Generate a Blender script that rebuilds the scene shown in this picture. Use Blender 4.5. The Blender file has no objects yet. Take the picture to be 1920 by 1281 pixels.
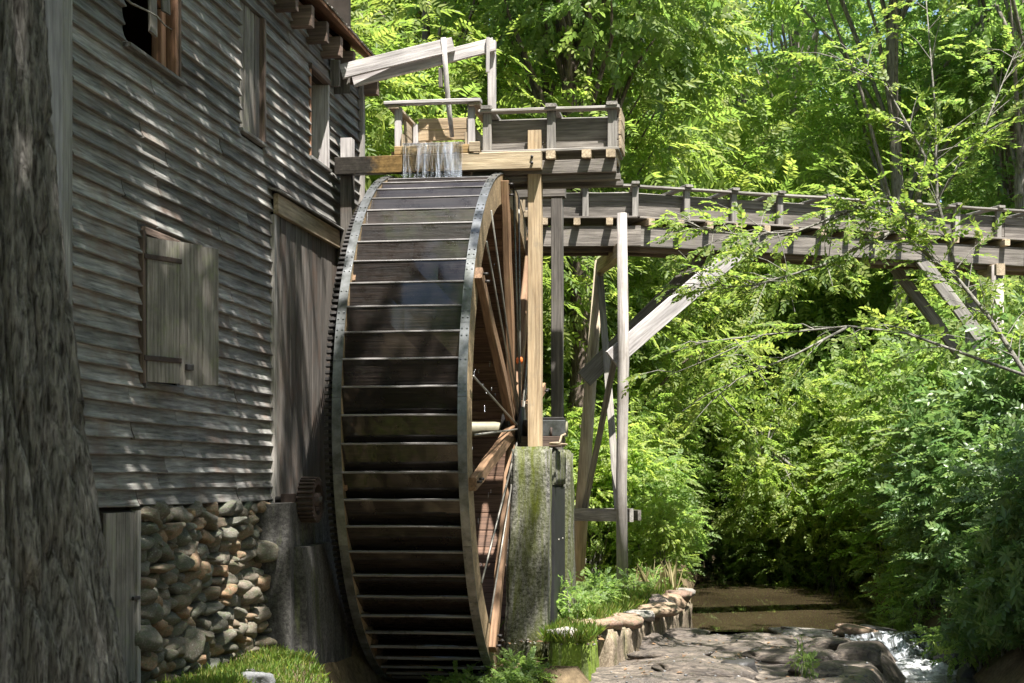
import bpy, math, random
import numpy as np
from mathutils import Vector, Matrix, noise as mnoise

# ------------------------------------------------------------------ camera, sky, sun, exposure
S = bpy.context.scene
COL = S.collection
cam_d = bpy.data.cameras.new('camera')
cam = bpy.data.objects.new('camera', cam_d)
COL.objects.link(cam)
cam.location = (0, 0, 1.7)
cam.rotation_euler = (math.radians(90), 0, math.radians(8.34))
cam_d.sensor_width = 36.0
cam_d.lens = 56.25
cam_d.shift_y = 0.135
cam_d.clip_start = 0.1
cam_d.clip_end = 900
cam_d.dof.use_dof = True
cam_d.dof.focus_distance = 17.5
cam_d.dof.aperture_fstop = 6.3
S.camera = cam

SUN = Vector((0.27, -0.36, 1.0)).normalized()          # points towards the sun
elev = math.asin(SUN.z)
azim = math.atan2(SUN.x, SUN.y)
world = bpy.data.worlds.new('World')
S.world = world
world.use_nodes = True
wn = world.node_tree
wn.nodes.clear()
sky = wn.nodes.new('ShaderNodeTexSky')
sky.sky_type = 'NISHITA'
sky.sun_disc = False
sky.sun_elevation = elev
sky.sun_rotation = azim
sky.dust_density = 1.5
bg = wn.nodes.new('ShaderNodeBackground')
bg.inputs['Strength'].default_value = 0.068
wo = wn.nodes.new('ShaderNodeOutputWorld')
wn.links.new(sky.outputs[0], bg.inputs['Color'])
wn.links.new(bg.outputs[0], wo.inputs['Surface'])
sun_d = bpy.data.lights.new('sun', 'SUN')
sun_d.energy = 5.0
sun_d.angle = math.radians(0.53)
sun_d.color = (1.0, 0.97, 0.92)
sun_o = bpy.data.objects.new('sun', sun_d)
COL.objects.link(sun_o)
sun_o.rotation_euler = (-SUN).to_track_quat('-Z', 'Y').to_euler()
sun_o.location = (20, -20, 60)
S.view_settings.view_transform = 'Standard'
S.view_settings.look = 'None'
S.view_settings.exposure = 1.8
S.view_settings.gamma = 1.0
S.view_settings.use_curve_mapping = False
S.render.engine = 'CYCLES'
S.cycles.max_bounces = 10
S.cycles.diffuse_bounces = 6
S.cycles.transparent_max_bounces = 6
S.cycles.use_denoising = True

RR = random.Random(11)
U = RR.uniform
NP = np.random.default_rng(5)

# ------------------------------------------------------------------ node helpers and materials
def new_mat(name):
    m = bpy.data.materials.new(name)
    m.use_nodes = True
    nt = m.node_tree
    nt.nodes.clear()
    out = nt.nodes.new('ShaderNodeOutputMaterial')
    b = nt.nodes.new('ShaderNodeBsdfPrincipled')
    nt.links.new(b.outputs[0], out.inputs['Surface'])
    return m, nt, b, out

def N(nt, t, **kw):
    n = nt.nodes.new(t)
    for k, v in kw.items():
        setattr(n, k, v)
    return n

def L(nt, a, b):
    nt.links.new(a, b)

def coords(nt, scale, rnd=True):
    tc = N(nt, 'ShaderNodeTexCoord')
    src = tc.outputs['Object']
    if rnd:
        oi = N(nt, 'ShaderNodeObjectInfo')
        mu = N(nt, 'ShaderNodeMath', operation='MULTIPLY')
        mu.inputs[1].default_value = 53.0
        L(nt, oi.outputs['Random'], mu.inputs[0])
        ad = N(nt, 'ShaderNodeVectorMath', operation='ADD')
        L(nt, src, ad.inputs[0])
        L(nt, mu.outputs[0], ad.inputs[1])
        src = ad.outputs[0]
    mp = N(nt, 'ShaderNodeMapping')
    mp.inputs['Scale'].default_value = scale
    L(nt, src, mp.inputs['Vector'])
    return src, mp.outputs[0]

def noise_tex(nt, vec, scale, detail=6, rough=0.6, dist=0.0):
    n = N(nt, 'ShaderNodeTexNoise')
    n.inputs['Scale'].default_value = scale
    n.inputs['Detail'].default_value = detail
    n.inputs['Roughness'].default_value = rough
    n.inputs['Distortion'].default_value = dist
    L(nt, vec, n.inputs['Vector'])
    return n.outputs['Fac']

def ramp(nt, fac, stops):
    r = N(nt, 'ShaderNodeValToRGB')
    el = r.color_ramp.elements
    while len(el) < len(stops):
        el.new(0.5)
    for e, (p, c) in zip(el, stops):
        e.position = p
        e.color = (c, c, c, 1) if isinstance(c, (int, float)) else (*c, 1)
    L(nt, fac, r.inputs['Fac'])
    return r.outputs['Color']

def mix(nt, fac, a, b, mode='MIX'):
    m = N(nt, 'ShaderNodeMix', data_type='RGBA', blend_type=mode)
    for i, v in ((6, a), (7, b)):
        if isinstance(v, tuple):
            m.inputs[i].default_value = (*v, 1)
        else:
            L(nt, v, m.inputs[i])
    if isinstance(fac, (int, float)):
        m.inputs[0].default_value = fac
    else:
        L(nt, fac, m.inputs[0])
    return m.outputs[2]

def vary(nt, col, lo, hi, sat=0.0):
    """per-object brightness"""
    oi = N(nt, 'ShaderNodeObjectInfo')
    mr = N(nt, 'ShaderNodeMapRange')
    mr.inputs['To Min'].default_value = lo
    mr.inputs['To Max'].default_value = hi
    L(nt, oi.outputs['Random'], mr.inputs['Value'])
    hs = N(nt, 'ShaderNodeHueSaturation')
    L(nt, mr.outputs[0], hs.inputs['Value'])
    L(nt, col, hs.inputs['Color'])
    return hs.outputs[0]

def bump(nt, b, h, strength, dist=0.01):
    bp = N(nt, 'ShaderNodeBump')
    bp.inputs['Strength'].default_value = strength
    bp.inputs['Distance'].default_value = dist
    L(nt, h, bp.inputs['Height'])
    L(nt, bp.outputs[0], b.inputs['Normal'])

def wood(name, dark, light, rough=0.85, moss=None, moss_amt=0.5, stain=None, lo=0.75, hi=1.2, spec=0.25, bstr=0.5, wet=False, knots=True, upright=False):
    m, nt, b, out = new_mat(name)
    src, vec = coords(nt, (16.0, 16.0, 1.0) if upright else (1.0, 16.0, 16.0))
    g = noise_tex(nt, vec, 2.2, 9, 0.65, 0.4)
    col = ramp(nt, g, [(0.28, dark), (0.72, light)])
    mp2 = N(nt, 'ShaderNodeMapping')
    mp2.inputs['Scale'].default_value = (4, 4, 0.7) if upright else (0.7, 4, 4)
    L(nt, src, mp2.inputs['Vector'])
    big = noise_tex(nt, mp2.outputs[0], 1.6, 4, 0.6)
    dk = ramp(nt, big, [(0.3, 0.55), (0.65, 1.1)])
    col = mix(nt, 1.0, col, dk, 'MULTIPLY')
    if knots:
        # cathedral grain: warped rings
        mpw = N(nt, 'ShaderNodeMapping')
        mpw.inputs['Scale'].default_value = (7, 7, 0.9) if upright else (0.9, 7, 7)
        L(nt, src, mpw.inputs['Vector'])
        w = N(nt, 'ShaderNodeTexWave', wave_type='RINGS', rings_direction='X')
        w.inputs['Scale'].default_value = 1.6
        w.inputs['Distortion'].default_value = 9.0
        w.inputs['Detail'].default_value = 2.0
        w.inputs['Detail Scale'].default_value = 0.5
        L(nt, mpw.outputs[0], w.inputs['Vector'])
        wr = ramp(nt, w.outputs['Fac'], [(0.0, 0.72), (0.6, 1.08)])
        col = mix(nt, 0.45, col, wr, 'MULTIPLY')
    if stain:
        sfac = ramp(nt, noise_tex(nt, src, 2.3, 5, 0.6), [(0.50, 0.0), (0.72, 0.8)])
        col = mix(nt, sfac, col, stain)
    if moss:
        mf = ramp(nt, noise_tex(nt, src, 5.0, 8, 0.7), [(0.62 - 0.22 * moss_amt, 0.0), (0.9 - 0.2 * moss_amt, 0.9)])
        col = mix(nt, mf, col, moss)
    col = vary(nt, col, lo, hi)
    L(nt, col, b.inputs['Base Color'])
    b.inputs['Specular IOR Level'].default_value = spec
    if wet:
        rr = ramp(nt, noise_tex(nt, src, 6.0, 6, 0.7), [(0.35, rough * 0.55), (0.7, min(1, rough * 1.7))])
        L(nt, rr, b.inputs['Roughness'])
    else:
        b.inputs['Roughness'].default_value = rough
    bump(nt, b, g, bstr, 0.012)
    return m

def plain(name, col, rough=0.6, metal=0.0, spec=0.5, nscale=12, var=0.35, bstr=0.3, col2=None, lo=0.85, hi=1.1):
    m, nt, b, out = new_mat(name)
    src, vec = coords(nt, (1, 1, 1))
    n = noise_tex(nt, vec, nscale, 8, 0.65)
    c2 = col2 or tuple(c * (1 - var) for c in col)
    c = ramp(nt, n, [(0.35, c2), (0.65, col)])
    c = vary(nt, c, lo, hi)
    L(nt, c, b.inputs['Base Color'])
    b.inputs['Roughness'].default_value = rough
    b.inputs['Metallic'].default_value = metal
    b.inputs['Specular IOR Level'].default_value = spec
    bump(nt, b, n, bstr, 0.01)
    return m

M = {}
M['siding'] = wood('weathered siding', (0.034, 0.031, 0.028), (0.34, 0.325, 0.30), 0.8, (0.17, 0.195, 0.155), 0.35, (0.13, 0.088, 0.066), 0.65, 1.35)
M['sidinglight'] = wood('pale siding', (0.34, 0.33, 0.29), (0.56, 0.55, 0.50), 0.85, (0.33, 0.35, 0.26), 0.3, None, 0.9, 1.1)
M['cornerw'] = wood('grey corner board', (0.20, 0.19, 0.175), (0.38, 0.37, 0.345), 0.85)
M['plankdark'] = wood('wall planks', (0.055, 0.048, 0.042), (0.22, 0.195, 0.17), 0.75, (0.06, 0.07, 0.045), 0.3, (0.14, 0.09, 0.065), 0.65, 1.15)
M['shutter'] = wood('shutter planks', (0.085, 0.073, 0.06), (0.29, 0.265, 0.23), 0.85, (0.17, 0.19, 0.09), 0.4, (0.06, 0.048, 0.04), 0.95, 1.1)
M['reddish'] = wood('raw brown framing', (0.22, 0.11, 0.065), (0.46, 0.26, 0.16), 0.85)
M['rafter'] = wood('dark rafters', (0.07, 0.05, 0.04), (0.22, 0.155, 0.12), 0.85)
M['grey'] = wood('grey timber', (0.14, 0.125, 0.11), (0.40, 0.37, 0.335), 0.85, (0.20, 0.22, 0.12), 0.2, None, 0.8, 1.15)
M['pale'] = wood('pale purple grey timber', (0.28, 0.25, 0.24), (0.54, 0.505, 0.485), 0.85, None, 0, None, 0.92, 1.06)
M['tan'] = wood('tan timber', (0.25, 0.185, 0.12), (0.52, 0.42, 0.29), 0.8, (0.36, 0.33, 0.16), 0.2, None, 0.9, 1.1)
M['log'] = wood('weathered log', (0.20, 0.175, 0.155), (0.46, 0.42, 0.385), 0.85, None, 0, (0.16, 0.13, 0.11), 0.95, 1.05, upright=True)
M['rodwood'] = wood('pale gate rod', (0.34, 0.31, 0.29), (0.62, 0.58, 0.55), 0.85, lo=0.95, hi=1.05, upright=True)
M['tanlog'] = wood('tan log', (0.28, 0.22, 0.155), (0.55, 0.46, 0.34), 0.85, lo=0.95, hi=1.05, upright=True)
M['fresh'] = wood('fresh yellow pine', (0.29, 0.20, 0.115), (0.53, 0.41, 0.265), 0.8, (0.22, 0.185, 0.14), 0.25, None, 0.95, 1.06)
M['beamwet'] = wood('algae stained beam', (0.14, 0.085, 0.03), (0.38, 0.25, 0.11), 0.4, (0.17, 0.13, 0.04), 0.5, (0.09, 0.06, 0.03), 0.9, 1.05, 0.5, 0.7, True)
def stained_beam():
    m = wood('cross beam', (0.27, 0.195, 0.115), (0.53, 0.43, 0.285), 0.7, None, 0, None, 0.98, 1.02, 0.35)
    nt = m.node_tree
    b = nt.nodes['Principled BSDF']
    tc = N(nt, 'ShaderNodeTexCoord')
    sep = N(nt, 'ShaderNodeSeparateXYZ')
    L(nt, tc.outputs['Object'], sep.inputs[0])
    nz = noise_tex(nt, tc.outputs['Object'], 7, 6, 0.65)
    add = N(nt, 'ShaderNodeMath', operation='MULTIPLY_ADD')
    add.inputs[1].default_value = 0.5
    L(nt, nz, add.inputs[0]); L(nt, sep.outputs[0], add.inputs[2])
    mr = N(nt, 'ShaderNodeMapRange')
    mr.inputs['From Min'].default_value = -1.2
    mr.inputs['From Max'].default_value = 1.2
    L(nt, add.outputs[0], mr.inputs['Value'])
    soak = ramp(nt, mr.outputs[0], [(0.0, 1.0), (0.60, 1.0), (0.76, 0.0)])
    dark = ramp(nt, mr.outputs[0], [(0.27, (0.035, 0.03, 0.025)), (0.33, (0.17, 0.105, 0.04))])
    nb = ramp(nt, noise_tex(nt, tc.outputs['Object'], 22, 6, 0.7), [(0.3, 0.5), (0.7, 1.3)])
    dark = mix(nt, 1.0, dark, nb, 'MULTIPLY')
    old = b.inputs['Base Color'].links[0].from_socket
    L(nt, mix(nt, soak, old, dark), b.inputs['Base Color'])
    L(nt, ramp(nt, soak, [(0, 0.75), (1, 0.35)]), b.inputs['Roughness'])
    return m
M['crossbeam'] = stained_beam()
M['flume'] = wood('flume planks', (0.075, 0.064, 0.055), (0.27, 0.24, 0.21), 0.85, (0.2, 0.19, 0.12), 0.2, None, 0.85, 1.15)
M['flumedark'] = wood('dark flume beams', (0.08, 0.07, 0.06), (0.24, 0.215, 0.19), 0.85, (0.12, 0.12, 0.06), 0.25)
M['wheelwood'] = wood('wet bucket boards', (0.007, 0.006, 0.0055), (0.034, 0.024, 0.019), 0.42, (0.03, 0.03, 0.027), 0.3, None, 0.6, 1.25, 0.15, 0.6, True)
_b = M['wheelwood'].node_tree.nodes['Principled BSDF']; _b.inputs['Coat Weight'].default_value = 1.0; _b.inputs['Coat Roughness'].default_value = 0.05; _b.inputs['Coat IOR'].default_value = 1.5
M['bucketlip'] = wood('worn bucket lips', (0.085, 0.075, 0.07), (0.26, 0.24, 0.23), 0.35, None, 0, None, 0.85, 1.1, 0.7, 0.5, True)
M['sole'] = wood('brown sole planks', (0.07, 0.038, 0.025), (0.24, 0.14, 0.09), 0.7, None, 0, None, 0.7, 1.2)
M['armwood'] = wood('brown wheel arms', (0.10, 0.055, 0.03), (0.32, 0.195, 0.11), 0.7, (0.18, 0.14, 0.06), 0.25, None, 0.8, 1.15)
M['shroud'] = wood('shroud wood', (0.16, 0.11, 0.06), (0.38, 0.28, 0.165), 0.7, (0.15, 0.14, 0.06), 0.3)
M['band'] = plain('worn steel band', (0.24, 0.245, 0.25), 0.4, 0.7, 0.5, 6, 0.4, 0.15, (0.09, 0.095, 0.085))
M['rust'] = plain('rusty cast iron', (0.075, 0.052, 0.042), 0.75, 0.35, 0.4, 16, 0.5, 0.4)
M['darkiron'] = plain('dark iron', (0.055, 0.05, 0.047), 0.55, 0.6, 0.5, 16, 0.4, 0.3)
M['rod'] = plain('steel rod', (0.30, 0.28, 0.24), 0.5, 0.6, 0.5, 10, 0.4, 0.1)
M['axle'] = plain('pale axle', (0.22, 0.20, 0.135), 0.6, 0.1, 0.4, 8, 0.3, 0.2)
M['blackplate'] = plain('black steel plate', (0.02, 0.02, 0.02), 0.6, 0.0, 0.4, 6, 0.4, 0.3)
M['interior'] = plain('dark mill interior', (0.05, 0.042, 0.035), 0.9, 0, 0.1, 5)
M['orange'] = plain('orange tape', (0.75, 0.16, 0.03), 0.6, 0, 0.4, 5, 0.1, 0.0)
M['yellow'] = plain('yellow panel', (0.80, 0.38, 0.02), 0.6, 0, 0.4, 5, 0.1, 0.0)

def concrete(name, base, dark, moss, moss_lo, moss_hi, bstr=0.8):
    m, nt, b, out = new_mat(name)
    src, vec = coords(nt, (1, 1, 1))
    fine = noise_tex(nt, vec, 30, 10, 0.8)
    col = ramp(nt, fine, [(0.42, dark), (0.60, base)])
    mps = N(nt, 'ShaderNodeMapping')
    mps.inputs['Scale'].default_value = (6, 6, 0.7)
    L(nt, src, mps.inputs['Vector'])
    st = noise_tex(nt, mps.outputs[0], 1.0, 5, 0.6)
    col = mix(nt, 1.0, col, ramp(nt, st, [(0.35, 0.45), (0.65, 1.1)]), 'MULTIPLY')
    mn = noise_tex(nt, mps.outputs[0], 0.9, 9, 0.75, 0.6)
    mf = ramp(nt, mn, [(moss_lo, 0.0), (moss_hi, 1.0)])
    mc = mix(nt, noise_tex(nt, vec, 30, 5), tuple(c * 0.45 for c in moss), moss)
    col = mix(nt, mf, col, mc)
    L(nt, col, b.inputs['Base Color'])
    b.inputs['Roughness'].default_value = 0.9
    b.inputs['Specular IOR Level'].default_value = 0.2
    bump(nt, b, fine, bstr, 0.03)
    return m
M['mossconc'] = concrete('mossy pebbled concrete', (0.33, 0.315, 0.28), (0.04, 0.037, 0.033), (0.13, 0.15, 0.02), 0.40, 0.64)
M['wetconc'] = concrete('damp dark concrete', (0.12, 0.115, 0.105), (0.045, 0.042, 0.04), (0.12, 0.15, 0.02), 0.56, 0.80, 0.5)
M['greenconc'] = concrete('bright moss concrete', (0.30, 0.28, 0.24), (0.10, 0.09, 0.08), (0.26, 0.36, 0.05), 0.30, 0.55)
M['tanconc'] = concrete('tan sandstone wall', (0.42, 0.34, 0.25), (0.19, 0.145, 0.10), (0.18, 0.19, 0.06), 0.50, 0.75)

def stone_mat(name, stops, lichen=0.5):
    m, nt, b, out = new_mat(name)
    src, vec = coords(nt, (1, 1, 1))
    oi = N(nt, 'ShaderNodeObjectInfo')
    base = ramp(nt, oi.outputs['Random'], stops)
    n = noise_tex(nt, vec, 14, 9, 0.7)
    col = mix(nt, 1.0, base, ramp(nt, n, [(0.32, 0.5), (0.68, 1.2)]), 'MULTIPLY')
    lf = ramp(nt, noise_tex(nt, vec, 9, 8, 0.75), [(0.58 - 0.1 * lichen, 0.0), (0.72, 0.85)])
    col = mix(nt, lf, col, (0.33, 0.36, 0.31))
    gf = ramp(nt, noise_tex(nt, vec, 3.0, 6, 0.6), [(0.47, 0.0), (0.68, 0.75)])
    col = mix(nt, gf, col, (0.075, 0.095, 0.045))
    L(nt, col, b.inputs['Base Color'])
    b.inputs['Roughness'].default_value = 0.85
    b.inputs['Specular IOR Level'].default_value = 0.3
    bump(nt, b, n, 0.7, 0.02)
    return m
M['stone'] = stone_mat('fieldstone', [(0.0, (0.09, 0.087, 0.072)), (0.3, (0.17, 0.13, 0.092)), (0.5, (0.075, 0.08, 0.06)), (0.66, (0.29, 0.175, 0.10)), (0.8, (0.12, 0.117, 0.098)), (1.0, (0.21, 0.165, 0.125))])
M['capstone'] = stone_mat('cap stones', [(0.0, (0.20, 0.165, 0.14)), (0.35, (0.36, 0.33, 0.30)), (0.6, (0.24, 0.15, 0.115)), (1.0, (0.32, 0.22, 0.145))], 0.4)
M['greyrock'] = plain('grey lichened rock', (0.20, 0.20, 0.20), 0.85, 0, 0.3, 9, 0.5, 0.8)
M['darkrock'] = plain('dark wet boulder', (0.035, 0.032, 0.03), 0.5, 0, 0.5, 7, 0.4, 0.9)

def ledge_mat():
    m, nt, b, out = new_mat('wet rock ledge')
    src, vec = coords(nt, (1, 1, 1), False)
    mp = N(nt, 'ShaderNodeMapping')
    mp.inputs['Scale'].default_value = (1, 2.2, 1)
    L(nt, src, mp.inputs['Vector'])
    n = noise_tex(nt, mp.outputs[0], 5, 10, 0.7, 0.5)
    n2 = noise_tex(nt, mp.outputs[0], 1.3, 6, 0.6)
    col = ramp(nt, n, [(0.34, (0.032, 0.026, 0.022)), (0.5, (0.12, 0.096, 0.076)), (0.66, (0.27, 0.215, 0.165))])
    col = mix(nt, ramp(nt, n2, [(0.44, 0.0), (0.60, 0.85)]), col, (0.085, 0.07, 0.06))
    col = mix(nt, ramp(nt, noise_tex(nt, vec, 3.7, 7, 0.7), [(0.62, 0.0), (0.72, 0.8)]), col, (0.10, 0.12, 0.03))
    mpv = N(nt, 'ShaderNodeMapping')
    mpv.inputs['Scale'].default_value = (0.8, 2.6, 1)
    mpv.inputs['Rotation'].default_value = (0, 0, 0.35)
    L(nt, src, mpv.inputs['Vector'])
    wob = N(nt, 'ShaderNodeVectorMath', operation='ADD')
    sc = N(nt, 'ShaderNodeVectorMath', operation='SCALE')
    nw = N(nt, 'ShaderNodeTexNoise')
    nw.inputs['Scale'].default_value = 2.5
    nw.inputs['Detail'].default_value = 5
    L(nt, src, nw.inputs['Vector'])
    sc.inputs['Scale'].default_value = 0.9
    L(nt, nw.outputs['Color'], sc.inputs[0])
    L(nt, mpv.outputs[0], wob.inputs[0]); L(nt, sc.outputs[0], wob.inputs[1])
    vo = N(nt, 'ShaderNodeTexVoronoi', feature='DISTANCE_TO_EDGE')
    vo.inputs['Scale'].default_value = 0.62
    L(nt, wob.outputs[0], vo.inputs['Vector'])
    col = mix(nt, ramp(nt, vo.outputs['Distance'], [(0.0, 0.7), (0.03, 0.0)]), col, (0.02, 0.017, 0.014))
    fine = noise_tex(nt, vec, 45, 6, 0.7)
    col = mix(nt, 1.0, col, ramp(nt, fine, [(0.3, 0.55), (0.7, 1.35)]), 'MULTIPLY')
    L(nt, col, b.inputs['Base Color'])
    L(nt, ramp(nt, n2, [(0.44, 0.75), (0.62, 0.22)]), b.inputs['Roughness'])
    bump(nt, b, n, 1.0, 0.05)
    return m
M['ledge'] = ledge_mat()

def bark(name, dark, light, patch, sc=(9, 9, 1.6), bstr=1.0):
    m, nt, b, out = new_mat(name)
    src, vec = coords(nt, sc)
    n = noise_tex(nt, vec, 2.2, 8, 0.65, 0.6)
    col = ramp(nt, n, [(0.36, dark), (0.62, light)])
    pf = ramp(nt, noise_tex(nt, src, 16.0, 8, 0.8), [(0.56, 0.0), (0.70, 0.6)])
    col = mix(nt, pf, col, patch)
    L(nt, col, b.inputs['Base Color'])
    b.inputs['Roughness'].default_value = 0.95
    b.inputs['Specular IOR Level'].default_value = 0.15
    bump(nt, b, n, bstr, 0.04)
    return m
M['barkfg'] = bark('furrowed grey bark', (0.04, 0.034, 0.029), (0.30, 0.275, 0.25), (0.36, 0.345, 0.31), (26, 26, 4.5))
M['bark'] = bark('brown bark', (0.05, 0.037, 0.028), (0.20, 0.155, 0.125), (0.16, 0.16, 0.12))
M['barkpale'] = bark('pale grey bark', (0.16, 0.145, 0.125), (0.38, 0.35, 0.31), (0.24, 0.25, 0.2))
M['barkmid'] = bark('grey brown bark', (0.085, 0.072, 0.06), (0.25, 0.22, 0.19), (0.18, 0.18, 0.14))
M['twig'] = bark('grey twig bark', (0.085, 0.078, 0.066), (0.25, 0.235, 0.205), (0.16, 0.17, 0.13), (12, 12, 12), 0.3)

def leaf_mat(name, c0, c1, c2, trans, tfac=0.52, rough=0.5, spec=0.35):
    m, nt, b, out = new_mat(name)
    at = N(nt, 'ShaderNodeAttribute', attribute_name='rnd')
    oi = N(nt, 'ShaderNodeObjectInfo')
    col = ramp(nt, at.outputs['Fac'], [(0.0, c0), (0.55, c1), (1.0, c2)])
    mr = N(nt, 'ShaderNodeMapRange')
    mr.inputs['To Min'].default_value = 0.8
    mr.inputs['To Max'].default_value = 1.2
    L(nt, oi.outputs['Random'], mr.inputs['Value'])
    hs = N(nt, 'ShaderNodeHueSaturation')
    L(nt, mr.outputs[0], hs.inputs['Value'])
    L(nt, col, hs.inputs['Color'])
    L(nt, hs.outputs[0], b.inputs['Base Color'])
    b.inputs['Roughness'].default_value = rough
    b.inputs['Specular IOR Level'].default_value = spec
    tr = N(nt, 'ShaderNodeBsdfTranslucent')
    tcol = mix(nt, 1.0, hs.outputs[0], trans, 'MULTIPLY')
    L(nt, tcol, tr.inputs['Color'])
    ms = N(nt, 'ShaderNodeMixShader')
    ms.inputs[0].default_value = tfac
    L(nt, b.outputs[0], ms.inputs[1])
    L(nt, tr.outputs[0], ms.inputs[2])
    L(nt, ms.outputs[0], out.inputs['Surface'])
    return m
M['leafbright'] = leaf_mat('bright walnut leaves', (0.10, 0.16, 0.038), (0.17, 0.23, 0.055), (0.25, 0.28, 0.075), (2.25, 2.35, 1.6))
M['leafmid'] = leaf_mat('mid green leaves', (0.085, 0.145, 0.04), (0.145, 0.21, 0.06), (0.215, 0.26, 0.08), (2.15, 2.35, 1.65))
M['leafdark'] = leaf_mat('deep green leaves', (0.06, 0.11, 0.038), (0.095, 0.155, 0.05), (0.15, 0.20, 0.06), (2.3, 2.4, 1.6), 0.4, 0.45, 0.4)
M['leafblue'] = leaf_mat('cool green glossy leaves', (0.062, 0.12, 0.04), (0.10, 0.165, 0.055), (0.16, 0.21, 0.07), (2.1, 2.2, 1.6), 0.38, 0.38, 0.5)
M['grass'] = leaf_mat('grass blades', (0.07, 0.13, 0.02), (0.12, 0.19, 0.03), (0.22, 0.21, 0.07), (2.4, 2.3, 1.2), 0.45)
M['deadleaf'] = leaf_mat('dead leaves', (0.10, 0.055, 0.03), (0.22, 0.13, 0.07), (0.34, 0.24, 0.13), (1, 1, 1), 0.1, 0.8, 0.2)
M['drygrass'] = leaf_mat('dry seed grass', (0.25, 0.21, 0.10), (0.33, 0.28, 0.14), (0.4, 0.34, 0.18), (1.3, 1.3, 1.2), 0.3)

def soil_mat():
    m, nt, b, out = new_mat('forest soil')
    src, vec = coords(nt, (1, 1, 1), False)
    n = noise_tex(nt, vec, 1.3, 10, 0.7)
    n2 = noise_tex(nt, vec, 20, 6, 0.7)
    col = ramp(nt, n, [(0.35, (0.06, 0.045, 0.028)), (0.55, (0.15, 0.11, 0.065)), (0.7, (0.06, 0.085, 0.025))])
    col = mix(nt, 1.0, col, ramp(nt, n2, [(0.3, 0.6), (0.7, 1.3)]), 'MULTIPLY')
    L(nt, col, b.inputs['Base Color'])
    b.inputs['Roughness'].default_value = 0.95
    b.inputs['Specular IOR Level'].default_value = 0.1
    bump(nt, b, n2, 0.8, 0.03)
    return m
M['soil'] = soil_mat()

def water_mat(name, body, rough, wscale, wstr, muddy=0.75):
    """silty water: a tinted diffuse body under a clear reflecting surface"""
    m, nt, b, out = new_mat(name)
    src, vec = coords(nt, (1, 1, 1), False)
    mp = N(nt, 'ShaderNodeMapping')
    mp.inputs['Scale'].default_value = (1.0, 0.5, 1)
    L(nt, src, mp.inputs['Vector'])
    n = noise_tex(nt, mp.outputs[0], wscale, 4, 0.55, 0.3)
    n2 = noise_tex(nt, mp.outputs[0], 0.6, 4, 0.5)
    L(nt, ramp(nt, n2, [(0.35, tuple(c * 0.55 for c in body)), (0.65, body)]), b.inputs['Base Color'])
    b.inputs['Roughness'].default_value = rough
    b.inputs['IOR'].default_value = 1.333
    b.inputs['Specular IOR Level'].default_value = 0.6
    bump(nt, b, n, wstr, 0.03)
    return m
M['pool'] = water_mat('silty creek water', (0.062, 0.047, 0.025), 0.012, 2.2, 0.03)
M['lowwater'] = water_mat('running creek water', (0.14, 0.125, 0.10), 0.1, 6.0, 0.8)

def foam_mat():
    m, nt, b, out = new_mat('white water')
    src, vec = coords(nt, (1, 1, 1), False)
    n = noise_tex(nt, vec, 9, 8, 0.7, 1.0)
    L(nt, ramp(nt, n, [(0.38, (0.13, 0.13, 0.12)), (0.50, (0.45, 0.46, 0.46)), (0.66, (0.78, 0.79, 0.80))]), b.inputs['Base Color'])
    b.inputs['Roughness'].default_value = 0.3
    bump(nt, b, n, 1.0, 0.06)
    return m
M['foam'] = foam_mat()
def chute_mat():
    m, nt, b, out = new_mat('white streaked sliding water')
    src, vec = coords(nt, (7, 1.6, 2), False)
    n = noise_tex(nt, vec, 2.2, 8, 0.7, 0.8)
    L(nt, ramp(nt, n, [(0.46, (0.06, 0.062, 0.06)), (0.62, (0.55, 0.58, 0.62))]), b.inputs['Base Color'])
    b.inputs['Roughness'].default_value = 0.12
    bump(nt, b, n, 1.0, 0.05)
    return m
M['chute'] = chute_mat()
def fall_mat():
    m, nt, b, out = new_mat('falling water')
    b.inputs['Base Color'].default_value = (0.86, 0.90, 0.97, 1)
    b.inputs['Roughness'].default_value = 0.12
    b.inputs['IOR'].default_value = 1.33
    b.inputs['Transmission Weight'].default_value = 0.9
    return m
M['fall'] = fall_mat()
def sheet_mat():
    m, nt, b, out = new_mat('thin water film')
    src, vec = coords(nt, (1, 1, 1), False)
    mp = N(nt, 'ShaderNodeMapping')
    mp.inputs['Scale'].default_value = (18, 18, 1.6)
    L(nt, src, mp.inputs['Vector'])
    n = noise_tex(nt, mp.outputs[0], 1.0, 5, 0.6)
    b.inputs['Base Color'].default_value = (0.9, 0.93, 0.97, 1)
    b.inputs['Roughness'].default_value = 0.05
    b.inputs['IOR'].default_value = 1.33
    b.inputs['Transmission Weight'].default_value = 1.0
    bump(nt, b, n, 1.0, 0.02)
    df = N(nt, 'ShaderNodeBsdfDiffuse')
    df.inputs['Color'].default_value = (0.85, 0.9, 1.0, 1)
    ms = N(nt, 'ShaderNodeMixShader')
    L(nt, ramp(nt, n, [(0.48, 0.0), (0.80, 0.5)]), ms.inputs[0])
    L(nt, b.outputs[0], ms.inputs[1]); L(nt, df.outputs[0], ms.inputs[2])
    L(nt, ms.outputs[0], out.inputs['Surface'])
    return m
M['film'] = sheet_mat()

# ------------------------------------------------------------------ object helpers
ORG = {}

def put(name, me, parent=None, Mw=None, label=None, kind=None):
    o = bpy.data.objects.new(name, me)
    COL.objects.link(o)
    Mw = Mw if Mw is not None else Matrix.Identity(4)
    ORG[o.name] = Mw
    if parent is not None:
        o.parent = parent
        o.matrix_basis = ORG[parent.name].inverted() @ Mw
    else:
        o.matrix_basis = Mw
    if label:
        o['label'] = label
    if kind:
        o['kind'] = kind
    return o

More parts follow.
